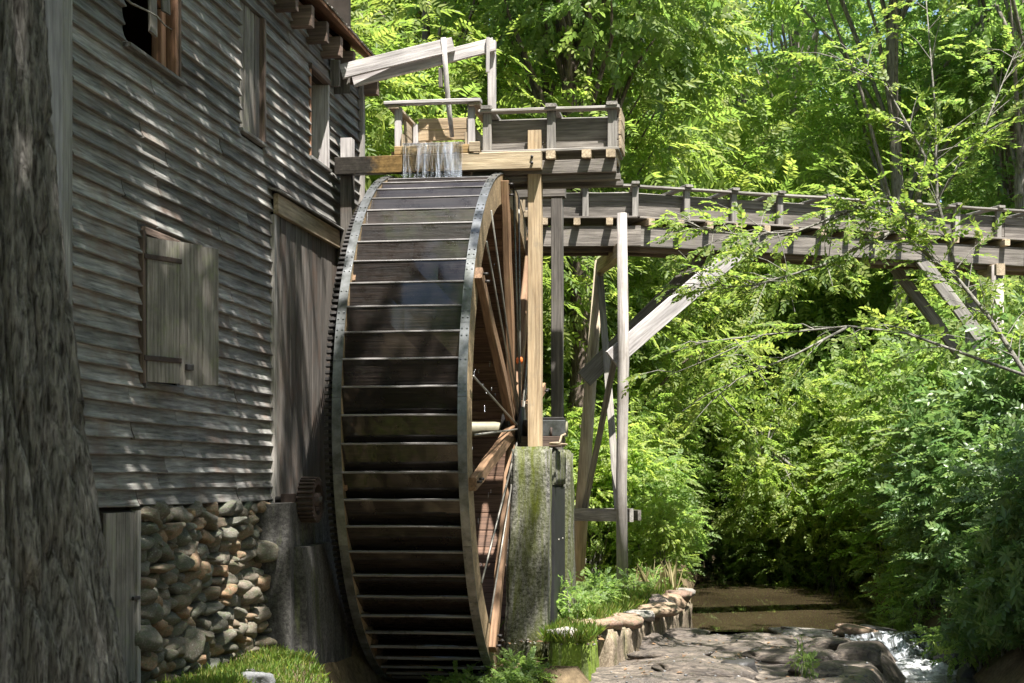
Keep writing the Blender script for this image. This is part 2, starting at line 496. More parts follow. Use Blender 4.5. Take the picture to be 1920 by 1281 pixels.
def tag(o, label, cat, group=None, kind=None):
    o['label'] = label
    o['category'] = cat
    if group:
        o['group'] = group
    if kind:
        o['kind'] = kind
    return o

def thing(name, label, cat, loc=(0, 0, 0), group=None):
    o = put(name, None, None, Matrix.Translation(loc))
    o.empty_display_size = 0.2
    return tag(o, label, cat, group)

def mesh(name, vs, fs, mat, smooth=False):
    me = bpy.data.meshes.new(name)
    me.from_pydata([tuple(v) for v in vs], [], fs)
    if isinstance(mat, (list, tuple)):
        for q in mat:
            me.materials.append(q)
    else:
        me.materials.append(mat)
    if smooth:
        me.polygons.foreach_set('use_smooth', [True] * len(me.polygons))
    me.update()
    return me

def beam_mesh(name, Ln, w, h, mat, ch=0.006, jit=0.002, seg=2, taper=1.0, bow=0.0):
    """chamfered timber along local X, width Y, height Z"""
    ch = min(ch, w * 0.3, h * 0.3)
    vs, fs = [], []
    prof = [(-w/2+ch, -h/2), (w/2-ch, -h/2), (w/2, -h/2+ch), (w/2, h/2-ch), (w/2-ch, h/2), (-w/2+ch, h/2), (-w/2, h/2-ch), (-w/2, -h/2+ch)]
    for i in range(seg + 1):
        t = i / seg
        k = 1 + (taper - 1) * t
        bz = bow * math.sin(math.pi * t)
        oy, oz = U(-jit, jit), U(-jit, jit) + bz
        for (y, z) in prof:
            vs.append((-Ln/2 + Ln * t, y * k + oy + U(-jit, jit) * 0.5, z * k + oz + U(-jit, jit) * 0.5))
    for i in range(seg):
        for j in range(8):
            a, b2 = i * 8 + j, i * 8 + (j + 1) % 8
            fs.append((a, b2, b2 + 8, a + 8))
    fs.append(tuple(range(7, -1, -1)))
    fs.append(tuple(range(seg * 8, seg * 8 + 8)))
    return mesh(name, vs, fs, mat)

def frame(a, b, up=(0, 0, 1)):
    a, b = Vector(a), Vector(b)
    x = (b - a).normalized()
    z = Vector(up) - x * x.dot(Vector(up))
    if z.length < 1e-4:
        z = Vector((0, 1, 0)) - x * x.y
    z.normalize()
    y = z.cross(x)
    m = Matrix((x, y, z)).transposed().to_4x4()
    m.translation = (a + b) / 2
    return m, (b - a).length

def beam(name, a, b, w, h, mat, parent, up=(0, 0, 1), label=None, **kw):
    m, ln = frame(a, b, up)
    return put(name, beam_mesh(name, ln, w, h, M[mat], **kw), parent, m, label)

def box(name, lo, hi, mat, parent, label=None, **kw):
    """axis aligned timber: the grain follows the longest side"""
    lo, hi = Vector(lo), Vector(hi)
    c, d = (lo + hi) / 2, hi - lo
    k = max(range(3), key=lambda i: d[i])
    ax = Vector((0, 0, 0)); ax[k] = d[k] / 2
    if k == 2:
        return beam(name, c - ax, c + ax, d.x, d.y, mat, parent, (0, 1, 0), label, **kw) if False else _zbox(name, c, d, mat, parent, label, **kw)
    w = d.y if k == 0 else d.x
    return beam(name, c - ax, c + ax, w, d.z, mat, parent, (0, 0, 1), label, **kw)

def _zbox(name, c, d, mat, parent, label=None, **kw):
    m, ln = frame(c - Vector((0, 0, d.z / 2)), c + Vector((0, 0, d.z / 2)), (0, 1, 0))
    return put(name, beam_mesh(name, ln, d.x, d.y, M[mat], **kw), parent, m, label)

def rawbox(lo, hi):
    (x0, y0, z0), (x1, y1, z1) = lo, hi
    vs = [(x0,y0,z0),(x1,y0,z0),(x1,y1,z0),(x0,y1,z0),(x0,y0,z1),(x1,y0,z1),(x1,y1,z1),(x0,y1,z1)]
    fs = [(3,2,1,0),(4,5,6,7),(0,1,5,4),(1,2,6,5),(2,3,7,6),(3,0,4,7)]
    return vs, fs

def joinboxes(boxes):
    vs, fs = [], []
    for lo, hi in boxes:
        v, f = rawbox(lo, hi)
        k = len(vs)
        vs += v
        fs += [tuple(i + k for i in q) for q in f]
    return vs, fs

def tube_geo(pts, rads, n=8, cap=True, wob=0.0):
    pts = [Vector(p) for p in pts]
    vs, fs = [], []
    ref = Vector((0.13, 0.97, 0.2))
    for i, p in enumerate(pts):
        t = (pts[min(i + 1, len(pts) - 1)] - pts[max(i - 1, 0)]).normalized()
        u = t.cross(ref)
        if u.length < 1e-3:
            u = t.cross(Vector((1, 0, 0)))
        u.normalize()
        v = t.cross(u)
        for j in range(n):
            a = 2 * math.pi * j / n
            r = rads[i] * (1 + U(-wob, wob))
            vs.append(p + u * math.cos(a) * r + v * math.sin(a) * r)
    for i in range(len(pts) - 1):
        for j in range(n):
            a, b2 = i * n + j, i * n + (j + 1) % n
            fs.append((a, b2, b2 + n, a + n))
    if cap:
        fs.append(tuple(range(n - 1, -1, -1)))
        k = (len(pts) - 1) * n
        fs.append(tuple(range(k, k + n)))
    return vs, fs

def cat_geo(parts):
    vs, fs = [], []
    for v, f in parts:
        k = len(vs)
        vs += list(v)
        fs += [tuple(i + k for i in q) for q in f]
    return vs, fs

def tube(name, pts, rads, mat, parent=None, n=10, label=None, wob=0.0, origin=None):
    vs, fs = tube_geo(pts, rads, n, True, wob)
    o = Vector(origin) if origin else Vector(pts[0])
    vs = [v - o for v in vs]
    return put(name, mesh(name, vs, fs, M[mat], True), parent, Matrix.Translation(o), label)

def ico_mesh(name, mat, seed, flat=0.35, rough=0.22, sub=2):
    import bmesh
    bm = bmesh.new()
    bmesh.ops.create_icosphere(bm, subdivisions=sub, radius=1.0)
    rs = random.Random(seed)
    off = Vector((rs.uniform(0, 50), rs.uniform(0, 50), rs.uniform(0, 50)))
    planes = []
    for _ in range(15):
        d = Vector((rs.gauss(0, 1), rs.gauss(0, 1), rs.gauss(0, 1))).normalized()
        planes.append((d, rs.uniform(0.60, 0.92)))
    for v in bm.verts:
        p = v.co.copy()
        q = Vector([math.copysign(abs(c) ** (1 - flat), c) for c in p])
        q = q / max(1.0, q.length / 1.25)
        for d, k in planes:
            e = q.dot(d)
            if e > k:
                q -= d * (e - k) * 0.93
        q *= 1 + rough * mnoise.noise(p * 1.4 + off) + 0.10 * mnoise.noise(p * 4 + off)
        v.co = q
    me = bpy.data.meshes.new(name)
    bm.to_mesh(me)
    bm.free()
    me.materials.append(mat)
    me.polygons.foreach_set('use_smooth', [True] * len(me.polygons))
    return me

def trs(loc, rot=(0, 0, 0), sc=(1, 1, 1)):
    from mathutils import Euler
    return Matrix.LocRotScale(Vector(loc), Euler(rot), Vector(sc))

# ------------------------------------------------------------------ foliage
def leaf_mesh(name, P, Dv, Nv, Ln, Wd, mat, droop=0.12, fold=0.22, rnd=None):
    n = len(P)
    Dv = Dv / np.linalg.norm(Dv, axis=1, keepdims=True)
    Sv = np.cross(Dv, Nv)
    Sv /= np.linalg.norm(Sv, axis=1, keepdims=True) + 1e-9
    Nn = np.cross(Sv, Dv)
    Lc, Wc = Ln[:, None], Wd[:, None]
    V = np.empty((n, 6, 3), np.float32)
    V[:, 0] = P
    V[:, 3] = P + Dv * Lc - Nn * Lc * droop
    for k, (t, w) in {1: (0.28, 0.46), 2: (0.64, 0.40)}.items():
        c = P + Dv * Lc * t + Nn * (Wc * fold * 0.5 - Lc * droop * t * t)
        V[:, k] = c + Sv * Wc * w
        V[:, 6 - k] = c - Sv * Wc * w
    base = (np.arange(n) * 6)[:, None]
    F = np.concatenate([base + np.array([[0, 3, 2, 1]]), base + np.array([[0, 5, 4, 3]])], axis=1).astype(np.int32)
    me = bpy.data.meshes.new(name)
    me.vertices.add(n * 6)
    me.vertices.foreach_set('co', V.ravel())
    me.loops.add(n * 8)
    me.loops.foreach_set('vertex_index', F.ravel())
    me.polygons.add(n * 2)
    me.polygons.foreach_set('loop_start', np.arange(n * 2, dtype=np.int32) * 4)
    me.polygons.foreach_set('loop_total', np.full(n * 2, 4, np.int32))
    me.materials.append(mat)
    me.update(calc_edges=True)
    at = me.attributes.new('rnd', 'FLOAT', 'FACE')
    r = NP.random(n) if rnd is None else np.clip(rnd, 0, 1)
    at.data.foreach_set('value', np.repeat(r, 2).astype(np.float32))
    return me

def sprays(P, D, Nn, kind, size):
    """leaves along twigs that start at P and point along D"""
    n = len(P)
    D = D / np.linalg.norm(D, axis=1, keepdims=True)
    Sd = np.cross(D, Nn)
    Sd /= np.linalg.norm(Sd, axis=1, keepdims=True) + 1e-9
    U3 = np.cross(Sd, D)
    if kind == 'pinnate':
        K, tl, ll, ww = 16, 0.46 * size, 0.125 * size, 0.042 * size
    elif kind == 'fine':
        K, tl, ll, ww = 16, 0.34 * size, 0.065 * size, 0.036 * size
    elif kind == 'whorl':
        K, tl, ll, ww = 9, 0.10 * size, 0.135 * size, 0.045 * size
    else:
        K, tl, ll, ww = 13, 0.42 * size, 0.105 * size, 0.062 * size
    k = np.arange(K)
    if kind == 'pinnate':
        t = ((k // 2) + 1) / (K / 2)
        sg = np.where(k % 2 == 0, 1, -1)
        ang = np.radians(62)
    elif kind == 'whorl':
        t = k / K
        sg = None
    else:
        t = (k + 0.8) / K
        sg = np.where(k % 2 == 0, 1, -1)
        ang = np.radians(52)
    T = np.broadcast_to(t, (n, K))
    dr = 0.28 if kind != 'whorl' else 0.0
    base = P[:, None] + D[:, None] * (T * tl)[..., None] - U3[:, None] * (dr * tl * T * T)[..., None]
    if kind == 'whorl':
        a = 2 * np.pi * (k * 0.382)[None, :] + NP.random((n, 1)) * 6.28
        ld = D[:, None] * 0.45 + Sd[:, None] * np.cos(a)[..., None] + U3[:, None] * np.sin(a)[..., None]
        ln = D[:, None] + NP.normal(0, 0.2, (n, K, 3))
    else:
        a = ang * (1 - 0.45 * T ** 3)
        ld = D[:, None] * np.cos(a)[..., None] + Sd[:, None] * (sg * np.sin(a))[..., None] - U3[:, None] * 0.15
        ld = ld + NP.normal(0, 0.14, (n, K, 3))
        ln = U3[:, None] + NP.normal(0, 0.28, (n, K, 3))
    sh = np.sin(np.pi * (0.18 + 0.72 * T)) * 0.4 + 0.65
    s = sh * NP.uniform(0.75, 1.2, (n, K))
    return base.reshape(-1, 3), ld.reshape(-1, 3), ln.reshape(-1, 3), (ll * s).ravel(), (ww * s).ravel(), K

def crown_mesh(name, blobs, per, kind, size, mat, up=0.55, inner=0.45):
    """sprays spread through overlapping lobes (centre, radius)"""
    Ps, Ds, Ns, Rn = [], [], [], []
    for c, r in blobs:
        c = np.array(c, float)
        n = max(4, int(per * (r if not hasattr(r, '__len__') else np.mean(r)) ** 2))
        r = np.array(r, float) if hasattr(r, '__len__') else np.array([r, r, r * 0.8])
        u = NP.normal(size=(n, 3))
        u /= np.linalg.norm(u, axis=1, keepdims=True)
        rad = inner + (1 - inner) * NP.random((n, 1)) ** 0.6
        p = c + u * r * rad
        d = u * np.array([1, 1, 0.45]) + NP.normal(0, 0.35, (n, 3)) + np.array([0, 0, -0.12])
        nn = np.array([0, 0, 1.0]) * up + u * (0.5 if up > 0.5 else 0.8) + NP.normal(0, 0.25, (n, 3))
        Ps.append(p); Ds.append(d); Ns.append(nn)
        Rn.append(np.clip(NP.normal(0.45 + 0.25 * NP.random(), 0.22, n), 0, 1))
    P, D, Nn, rr = map(np.concatenate, (Ps, Ds, Ns, Rn))
    a, b2, c2, l, w, K = sprays(P, D, Nn, kind, size)
    rnd = np.repeat(rr, K) + NP.normal(0, 0.12, len(a))
    return leaf_mesh(name, a, b2, c2, l, w, mat, rnd=rnd)

def tree_kind(tname, H, base, rad, nb, per, kind, size, leaf, barkm, seed, r0=0.2, lobes=(0.9, 1.6), lean=0.0):
    """tapered trunk with limbs that end in the crown's lobes"""
    rs = random.Random(seed)
    tp = [Vector((0, 0, -0.4))]
    x = y = 0.0
    for i in range(1, 9):
        x += rs.uniform(-0.12, 0.12) * H / 14 + lean * H / 8 * 0.3
        y += rs.uniform(-0.12, 0.12) * H / 14
        tp.append(Vector((x, y, H * 0.97 * i / 8)))
    geos = [tube_geo(tp, [r0 * (1.35 if i == 0 else 1 - 0.88 * i / 8) for i in range(9)], 9, True, 0.06)]
    blobs = []
    for k in range(nb):
        f = rs.random()
        z = base + (H - base) * f
        prof = math.sin(math.pi * (0.16 + 0.74 * f)) ** 0.8
        a = 2.399 * k + rs.uniform(-0.5, 0.5)
        rr = rad * prof * rs.uniform(0.35, 0.95)
        i = min(7, int(z * 0.88 / (H * 0.97) * 8))
        o = tp[i].lerp(tp[i + 1], rs.random())
        e = Vector((o.x + math.cos(a) * rr, o.y + math.sin(a) * rr, z + rs.uniform(-0.4, 0.3)))
        s = tp[max(1, i - 1)]
        m1 = s.lerp(e, 0.45) + Vector((0, 0, 0.12 * rr))
        m2 = s.lerp(e, 0.75) + Vector((rs.uniform(-.2, .2), rs.uniform(-.2, .2), 0.10 * rr))
        rl = max(0.018, r0 * 0.28 * (1 - 0.5 * f))
        geos.append(tube_geo([s, m1, m2, e], [rl, rl * 0.75, rl * 0.5, rl * 0.2], 5, False))
        blobs.append((tuple(e), rs.uniform(*lobes) * (0.75 + 0.35 * prof)))
    vs, fs = cat_geo(geos)
    return (mesh(tname + '_trunk', vs, fs, M[barkm], True), crown_mesh(tname + '_crown', blobs, per, kind, size, M[leaf]))

def shrub_kind(tname, rad, H, nb, per, kind, size, leaf, seed, lobes=(0.45, 0.8), stems=7):
    rs = random.Random(seed)
    geos, blobs = [], []
    for k in range(nb):
        a = 2.399 * k + rs.uniform(-0.4, 0.4)
        f = rs.random() ** 0.8
        rr = rad * math.sqrt(rs.random()) * (1 - 0.45 * f)
        e = Vector((math.cos(a) * rr, math.sin(a) * rr, 0.15 + H * f * 0.92))
        if k % 2 == 0 or k < stems:
            b0 = Vector((rs.uniform(-.15, .15) * rad, rs.uniform(-.15, .15) * rad, -0.15))
            mid = b0.lerp(e, 0.5) + Vector((0, 0, 0.15 * H))
            geos.append(tube_geo([b0, mid, e], [0.022, 0.014, 0.005], 5, False))
        blobs.append((tuple(e), rs.uniform(*lobes)))
    vs, fs = cat_geo(geos)
    return (mesh(tname + '_stem', vs, fs, M['twig'], True), crown_mesh(tname + '_foliage', blobs, per, kind, size, M[leaf], 0.4))

def plant(kind, parts, name, loc, rz, sc, label, cat, group=None):
    """one plant: an Empty at its foot with trunk and crown (mesh data shared between plants of a kind)"""
    t = thing(name, label, cat, loc, group)
    sc = sc if hasattr(sc, '__len__') else (sc, sc, sc)
    Mw = trs(loc, (0, 0, rz), sc)
    for pn, me in zip(parts, kind):
        put(pn, me, t, Mw)
    return t

# ------------------------------------------------------------------ terrain
def sst(a, b, x):
    t = min(1.0, max(0.0, (x - a) / (b - a)))
    return t * t * (3 - 2 * t)

def lbank(y):      # left bank edge
    if y < 18.3: return -1.62
    if y < 23.4: return -1.66 + (y - 18.3) * 0.139
    return -0.95 - (y - 23.4) * 0.02
def rbank(y):      # right bank edge
    pts = [(0, 4.2), (15, 3.2), (17, 2.95), (21, 2.85), (23, 2.55), (26, 2.3), (30, 2.1), (33, 2.0), (38, 1.5), (47, 0.6), (60, -1.5), (90, -6)]
    for (a, p), (b, q) in zip(pts, pts[1:]):
        if y <= b:
            return p + (q - p) * (y - a) / (b - a)
    return -6
def ground(x, y):
    n = 0.05 * mnoise.noise(Vector((x * 0.8, y * 0.8, 0))) + 0.03 * mnoise.noise(Vector((x * 2.3, y * 2.3, 4)))
    bed = -1.15 if y < 22.5 else -0.85
    lb, rb = lbank(y), rbank(y)
    left = 0.06 + 0.05 * max(0, y - 26) * sst(-1, -6, x) + n
    if y < 20.5:                         # wheel pit and tailrace
        pit = sst(-4.25, -3.95, x) * (1 - sst(19.8, 20.4, y))
        if y < 17.0:
            pit = sst(-4.45, -3.9, x) if y > 14.6 else sst(-4.1, -3.45, x)
        else:
            pit *= 1 - sst(-2.9, -2.75, x)
        left = left * (1 - pit) + -0.78 * pit
        if 16.2 < y < 18.5 and x > -2.9:
            left = min(left, -0.32 + n)
    right = -0.35 + 0.42 * min(max(0, x - rb), 5.5) + 0.09 * max(0, x - rb - 5.5) + n * 2
    a = sst(lb - 0.12, lb + 0.25, x)
    b = sst(rb - 0.5, rb + 0.5, x)
    z = left * (1 - a) + bed * a
    z = z * (1 - b) + right * b
    far = max(0, y - 55)
    z += 0.16 * far
    return z
def axis(lo, hi, dense_lo, dense_hi, fine, coarse):
    out, v = [], lo
    while v < hi:
        out.append(v)
        v += fine if dense_lo <= v < dense_hi else coarse
    out.append(hi)
    return out
xs = axis(-90, 90, -8, 8, 0.22, 4.0)
ys = axis(-30, 160, 8, 34, 0.22, 3.0)
gv = [(x, y, ground(x, y)) for y in ys for x in xs]
nx = len(xs)
gf = [(j * nx + i, j * nx + i + 1, (j + 1) * nx + i + 1, (j + 1) * nx + i) for j in range(len(ys) - 1) for i in range(nx - 1)]
put('ground', mesh('ground', gv, gf, M['soil'], True), kind='structure')

def grid_sheet(name, x0, x1, y0, y1, nxx, nyy, fz, mat, kind='structure', label=None):
    vs = [(x0 + (x1 - x0) * i / nxx, y0 + (y1 - y0) * j / nyy, 0) for j in range(nyy + 1) for i in range(nxx + 1)]
    vs = [(x, y, fz(x, y)) for x, y, _ in vs]
    w = nxx + 1
    fs = [(j * w + i, j * w + i + 1, (j + 1) * w + i + 1, (j + 1) * w + i) for j in range(nyy) for i in range(nxx)]
    o = put(name, mesh(name, vs, fs, M[mat], True), None, None, label, kind)
    return o
grid_sheet('creek_pool', -2.2, 6, 22.85, 62, 30, 60, lambda x, y: -0.45, 'pool')
grid_sheet('creek_water', -4.4, 7, 4, 22.9, 60, 90, lambda x, y: -0.80 + 0.02 * mnoise.noise(Vector((x * 2, y * 2.5, 7))), 'lowwater')

def ledge_z(x, y):
    n = 0.09 * mnoise.noise(Vector((x * 0.9, y * 0.9, 2))) + 0.05 * mnoise.noise(Vector((x * 2.2, y * 3.1, 5))) + 0.02 * abs(mnoise.noise(Vector((x * 3 + y, y * 9, 9)))) + 0.008 * mnoise.noise(Vector((x * 14, y * 18, 4)))
    z = -0.45 + n - 0.02 * (20 - y)
    z += 0.06 * sst(0.2, -1.2, x)
    z -= 0.4 * sst(21.5, 23.0, y)
    front = 17.0 + 0.5 * mnoise.noise(Vector((x * 0.8, 1, 1)))
    z -= 0.7 * sst(front + 0.4, front - 0.8, y)
    edge = 1.2 + (y - 17.5) * 0.12 + 0.22 * mnoise.noise(Vector((y * 1.1, 3, 0)))     # the ledge drops to the right
    z -= 0.55 * sst(edge, edge + 0.55, x) * sst(23.2, 22.2, y)
    return z
def ledge():
    o = grid_sheet('rock_ledge', -1.75, 3.6, 15.9, 24.0, 120, 170, ledge_z, 'ledge', None)
    tag(o, 'broad flat brown rock ledge across the creek bed below the pool', 'rock')
ledge()

# ------------------------------------------------------------------ the mill
XW = -4.74                                   # face of the wall behind the siding
mill = thing('mill_building', 'old weathered grey clapboard mill on a fieldstone foundation beside the water wheel', 'mill', (-7, 14.9, 0))
# holes: (y0, y1, z0, z1)
W_TOP = (11.70, 12.93, 5.06, 7.0)
W_BOARD = (14.55, 15.30, 5.02, 6.24)
W_OPEN = (16.98, 17.72, 5.24, 6.19)
W_SHUT = (12.06, 12.86, 2.50, 3.64)
PLANKS = (15.58, 19.30, 1.0, 4.66)
Y0, Y1 = 10.72, 19.28
ZB, ZT = 1.50, 6.72
def core():
    bxs, ycut = [], sorted({Y0 - 0.1, Y1, *(h[i] for h in (W_TOP, W_OPEN, W_SHUT) for i in (0, 1))})
    for a, b in zip(ycut, ycut[1:]):
        z = ZB
        for h in sorted((h for h in (W_TOP, W_OPEN, W_SHUT) if h[0] <= a and h[1] >= b), key=lambda h: h[2]):
            bxs.append(((XW - 0.10, a, z), (XW - 0.02, b, h[2])))
            z = h[3]
        if z < ZT:
            bxs.append(((XW - 0.10, a, z), (XW - 0.02, b, ZT)))
    bxs += [((-9.6, Y0 - 0.02, 0.3), (XW - 0.10, Y0 + 0.1, 9.6)), ((-9.6, Y1 - 0.1, 0.3), (XW - 0.10, Y1, 9.6)), ((-9.7, Y0, 0.3), (-9.6, Y1, 6.7)),
            ((-9.6, Y0 + 0.1, 4.72), (XW - 0.1, Y1 - 0.1, 4.82)), ((-9.6, Y0 + 0.1, 1.4), (XW - 0.1, Y1 - 0.1, 1.5))]
    vs, fs = joinboxes(bxs)
    return mesh('wall', vs, fs, M['interior'])
wall = put('wall', core(), mill)

def clap_mesh(ln, hh, th, mat):
    """wedge clapboard: thick split lower edge, feathered top"""
    seg = max(2, int(ln / 0.5))
    vs, fs = [], []
    wob = [U(-0.006, 0.006) for _ in range(seg + 1)]
    cup = [U(0.0, 0.007) for _ in range(seg + 1)]
    for i in range(seg + 1):
        x = -ln / 2 + ln * i / seg
        prof = [(0, -hh/2 + wob[i]), (th + cup[i], -hh/2 + wob[i] + 0.002), (th + cup[i] + 0.003, -hh/2 + 0.010 + wob[i]), (th * 0.62 + cup[i] * 0.5, -hh * 0.22), (th * 0.34, hh * 0.06), (0.006, hh/2), (0, hh/2)]
        vs += [(x, y, z) for y, z in prof]
    n = 7
    for i in range(seg):
        for j in range(n):
            a, b = i * n + j, i * n + (j + 1) % n
            fs.append((a, a + n, b + n, b))
    fs.append(tuple(range(n)))
    fs.append(tuple(range(seg * n + n - 1, seg * n - 1, -1)))
    return mesh('clapboard', vs, fs, mat)
EXPO, BH = 0.132, 0.165
def clap(y0, y1, z, tilt=0.0, mat='siding'):
    # local x along +Y, local y outwards (+X), local z up (a mirrored frame is avoided by the winding above)
    m = Matrix(((0, 1, 0, XW), (1, 0, 0, (y0 + y1) / 2), (0, 0, 1, z + BH / 2), (0, 0, 0, 1)))
    m = m @ Matrix.Rotation(tilt, 4, 'Y')
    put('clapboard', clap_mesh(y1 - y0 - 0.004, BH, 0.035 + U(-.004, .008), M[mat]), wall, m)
z = ZB - 0.01
row = 0
while z < ZT - 0.05:
    spans = [(Y0, Y1)]
    for h in (W_TOP, W_BOARD, W_OPEN, W_SHUT, PLANKS):
        if h[2] - 0.06 < z + EXPO * 0.5 < h[3] + (0.02 if h is not PLANKS else 0.0):
            ns = []
            for a, b in spans:
                if h[1] <= a or h[0] >= b:
                    ns.append((a, b))
                else:
                    if h[0] > a + 0.03: ns.append((a, h[0]))
                    if h[1] < b - 0.03: ns.append((h[1], b))
            spans = ns
    for a, b in spans:
        cuts = [a]
        if b - a > 2.6:
            c = a + U(1.3, 2.6) if row % 2 else a + U(0.7, 1.9)
            while c < b - 0.7:
                cuts.append(c)
                c += U(1.6, 3.2)
        cuts.append(b)
        for c0, c1 in zip(cuts, cuts[1:]):
            clap(c0 + U(0, .006), c1 + U(-.012, .004), z + U(-.005, .005), U(-.0035, .0035))
    z += EXPO
    row += 1
# gable-end siding that faces the camera, left of the corner
z = ZB
while z < 7.2:
    m = Matrix(((1, 0, 0, -6.0), (0, -1, 0, Y0 - 0.14), (0, 0, 1, z + BH / 2), (0, 0, 0, 1)))
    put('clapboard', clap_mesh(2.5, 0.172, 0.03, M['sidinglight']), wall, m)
    z += 0.140
box('corner_board', (-4.83, Y0 - 0.19, 0.9), (-4.69, Y0 - 0.03, 7.2), 'cornerw', mill, seg=6)
box('corner_board', (-4.745, Y1 - 0.09, 4.6), (-4.665, Y1 + 0.02, 6.72), 'grey', mill, seg=4)
# shuttered lower window
sh_open = put('window_frame', beam_mesh('window_frame', 1.2, 0.09, 0.05, M['rafter']), mill, frame((XW + 0.01, W_SHUT[0] - 0.02, 2.46), (XW + 0.01, W_SHUT[0] - 0.02, 3.66), (0, 1, 0))[0])
ORGs = ORG[sh_open.name]
box('window_frame', (XW - 0.02, W_SHUT[0], 3.64), (XW + 0.05, W_SHUT[1], 3.70), 'rafter', mill)
box('window_frame', (XW - 0.02, W_SHUT[0], 2.42), (XW + 0.06, W_SHUT[1] + 0.05, 2.48), 'siding', mill)
shut = thing('shutter', '', '', (XW + 0.05, W_SHUT[0], 3.05))
del shut['label'], shut['category']
shut.parent = mill
shut.matrix_basis = ORG[mill.name].inverted() @ ORG[shut.name]
sa = math.radians(26)
sd = Vector((math.sin(sa), math.cos(sa), 0))           # along the open shutter
hinge = Vector((XW + 0.055, W_SHUT[0] + 0.01, 0))
wpl = [(0.0, 0.347), (0.350, 0.602), (0.605, 0.79)]
for (a, b), (zb, zt) in zip(wpl, ((2.475, 3.615), (2.465, 3.62), (2.48, 3.61))):
    c = hinge + sd * (a + b) / 2
    mm = Matrix((Vector((0, 0, 1)), sd, Vector((-sd.y, sd.x, 0)))).transposed().to_4x4()
    mm = Matrix((Vector((0, 0, 1)), sd, Vector((0, 0, 1)).cross(sd))).transposed().to_4x4()
    mm.translation = c + Vector((0, 0, (zb + zt) / 2))
    put('plank', beam_mesh('plank', zt - zb, b - a, 0.026, M['shutter'], seg=4, jit=0.002), shut, mm)
outn = Vector((sd.y, -sd.x, 0))
for hz in (3.46, 2.66):
    p = hinge + outn * 0.02 + Vector((0, 0, hz))
    beam('strap_hinge', p - sd * 0.04, p + sd * 0.36, 0.012, 0.04, 'rust', shut, seg=3)
p = hinge + outn * 0.03 + sd * 0.40 + Vector((0, 0, 2.61))
beam('latch', p, p + sd * 0.07, 0.03, 0.05, 'darkiron', shut)
box('battens', (XW - 0.05, 12.10, 2.6), (XW - 0.02, 12.13, 2.9), 'yellow', mill).name = 'yellow_panel'
# open window at the top: frame, cross brace, hanging boards
box('window_frame', (XW - 0.05, W_TOP[1] - 0.17, 5.05), (XW + 0.045, W_TOP[1] - 0.11, 7.0), 'reddish', mill, seg=4)
box('window_frame', (XW - 0.03, W_TOP[1] - 0.10, 5.05), (XW + 0.055, W_TOP[1] - 0.06, 7.0), 'rafter', mill, seg=4)
box('window_frame', (XW - 0.12, W_TOP[1] - 0.30, 5.05), (XW - 0.03, W_TOP[1] - 0.20, 5.58), 'reddish', mill)
box('window_frame', (XW - 0.12, W_TOP[1] - 0.30, 5.70), (XW - 0.03, W_TOP[1] - 0.20, 7.0), 'reddish', mill)
beam('window_brace', (XW - 0.08, 12.3, 5.86), (XW - 0.08, 12.75, 5.66), 0.08, 0.09, 'reddish', mill)
box('window_brace', (XW - 0.4, 12.0, 6.05), (XW - 0.3, 12.7, 6.15), 'reddish', mill)
box('window_sill', (XW - 0.10, W_TOP[0], 5.02), (XW + 0.075, W_TOP[1] + 0.02, 5.055), 'siding', mill)
for a, b, zb, t in ((11.72, 11.98, 5.62, 0.0), (11.99, 12.10, 5.32, 0.02), (12.05, 12.20, 5.20, -0.05), (12.13, 12.30, 5.45, 0.05)):
    beam('hanging_board', (XW + 0.06, (a + b) / 2, 7.1), (XW + 0.075 + abs(t), (a + b) / 2 + t * 2, zb), b - a, 0.024, 'shutter', mill, (1, 0, 0), seg=4)
# boarded window
box('window_frame', (XW - 0.02, W_BOARD[1] - 0.10, 5.02), (XW + 0.055, W_BOARD[1] - 0.055, 6.24), 'rafter', mill, seg=3)
box('window_frame', (XW - 0.02, W_BOARD[1] - 0.05, 5.02), (XW + 0.045, W_BOARD[1], 6.24), 'shutter', mill, seg=3)
for k in range(4):
    a = W_BOARD[0] + 0.005 + k * 0.16
    box('window_plank', (XW - 0.025, a, 5.03), (XW + 0.002 + 0.006 * (k % 2), a + 0.155, 6.23), 'plankdark' if k == 3 else 'shutter', mill, seg=3)
box('window_sill', (XW - 0.02, W_BOARD[0] - 0.02, 4.99), (XW + 0.05, W_BOARD[1] + 0.02, 5.02), 'siding', mill)
# open window near the far corner: deep jambs
box('window_jamb', (XW - 0.32, W_OPEN[1] - 0.03, 5.24), (XW + 0.04, W_OPEN[1] + 0.02, 6.19), 'pale', mill)
box('window_jamb', (XW - 0.30, W_OPEN[0] - 0.02, 5.24), (XW + 0.03, W_OPEN[0] + 0.03, 6.19), 'reddish', mill)
box('window_sill', (XW - 0.32, W_OPEN[0] - 0.03, 5.20), (XW + 0.06, W_OPEN[1] + 0.04, 5.238), 'siding', mill)
box('window_lintel', (XW - 0.32, W_OPEN[0] - 0.03, 6.192), (XW + 0.05, W_OPEN[1] + 0.03, 6.25), 'rafter', mill)
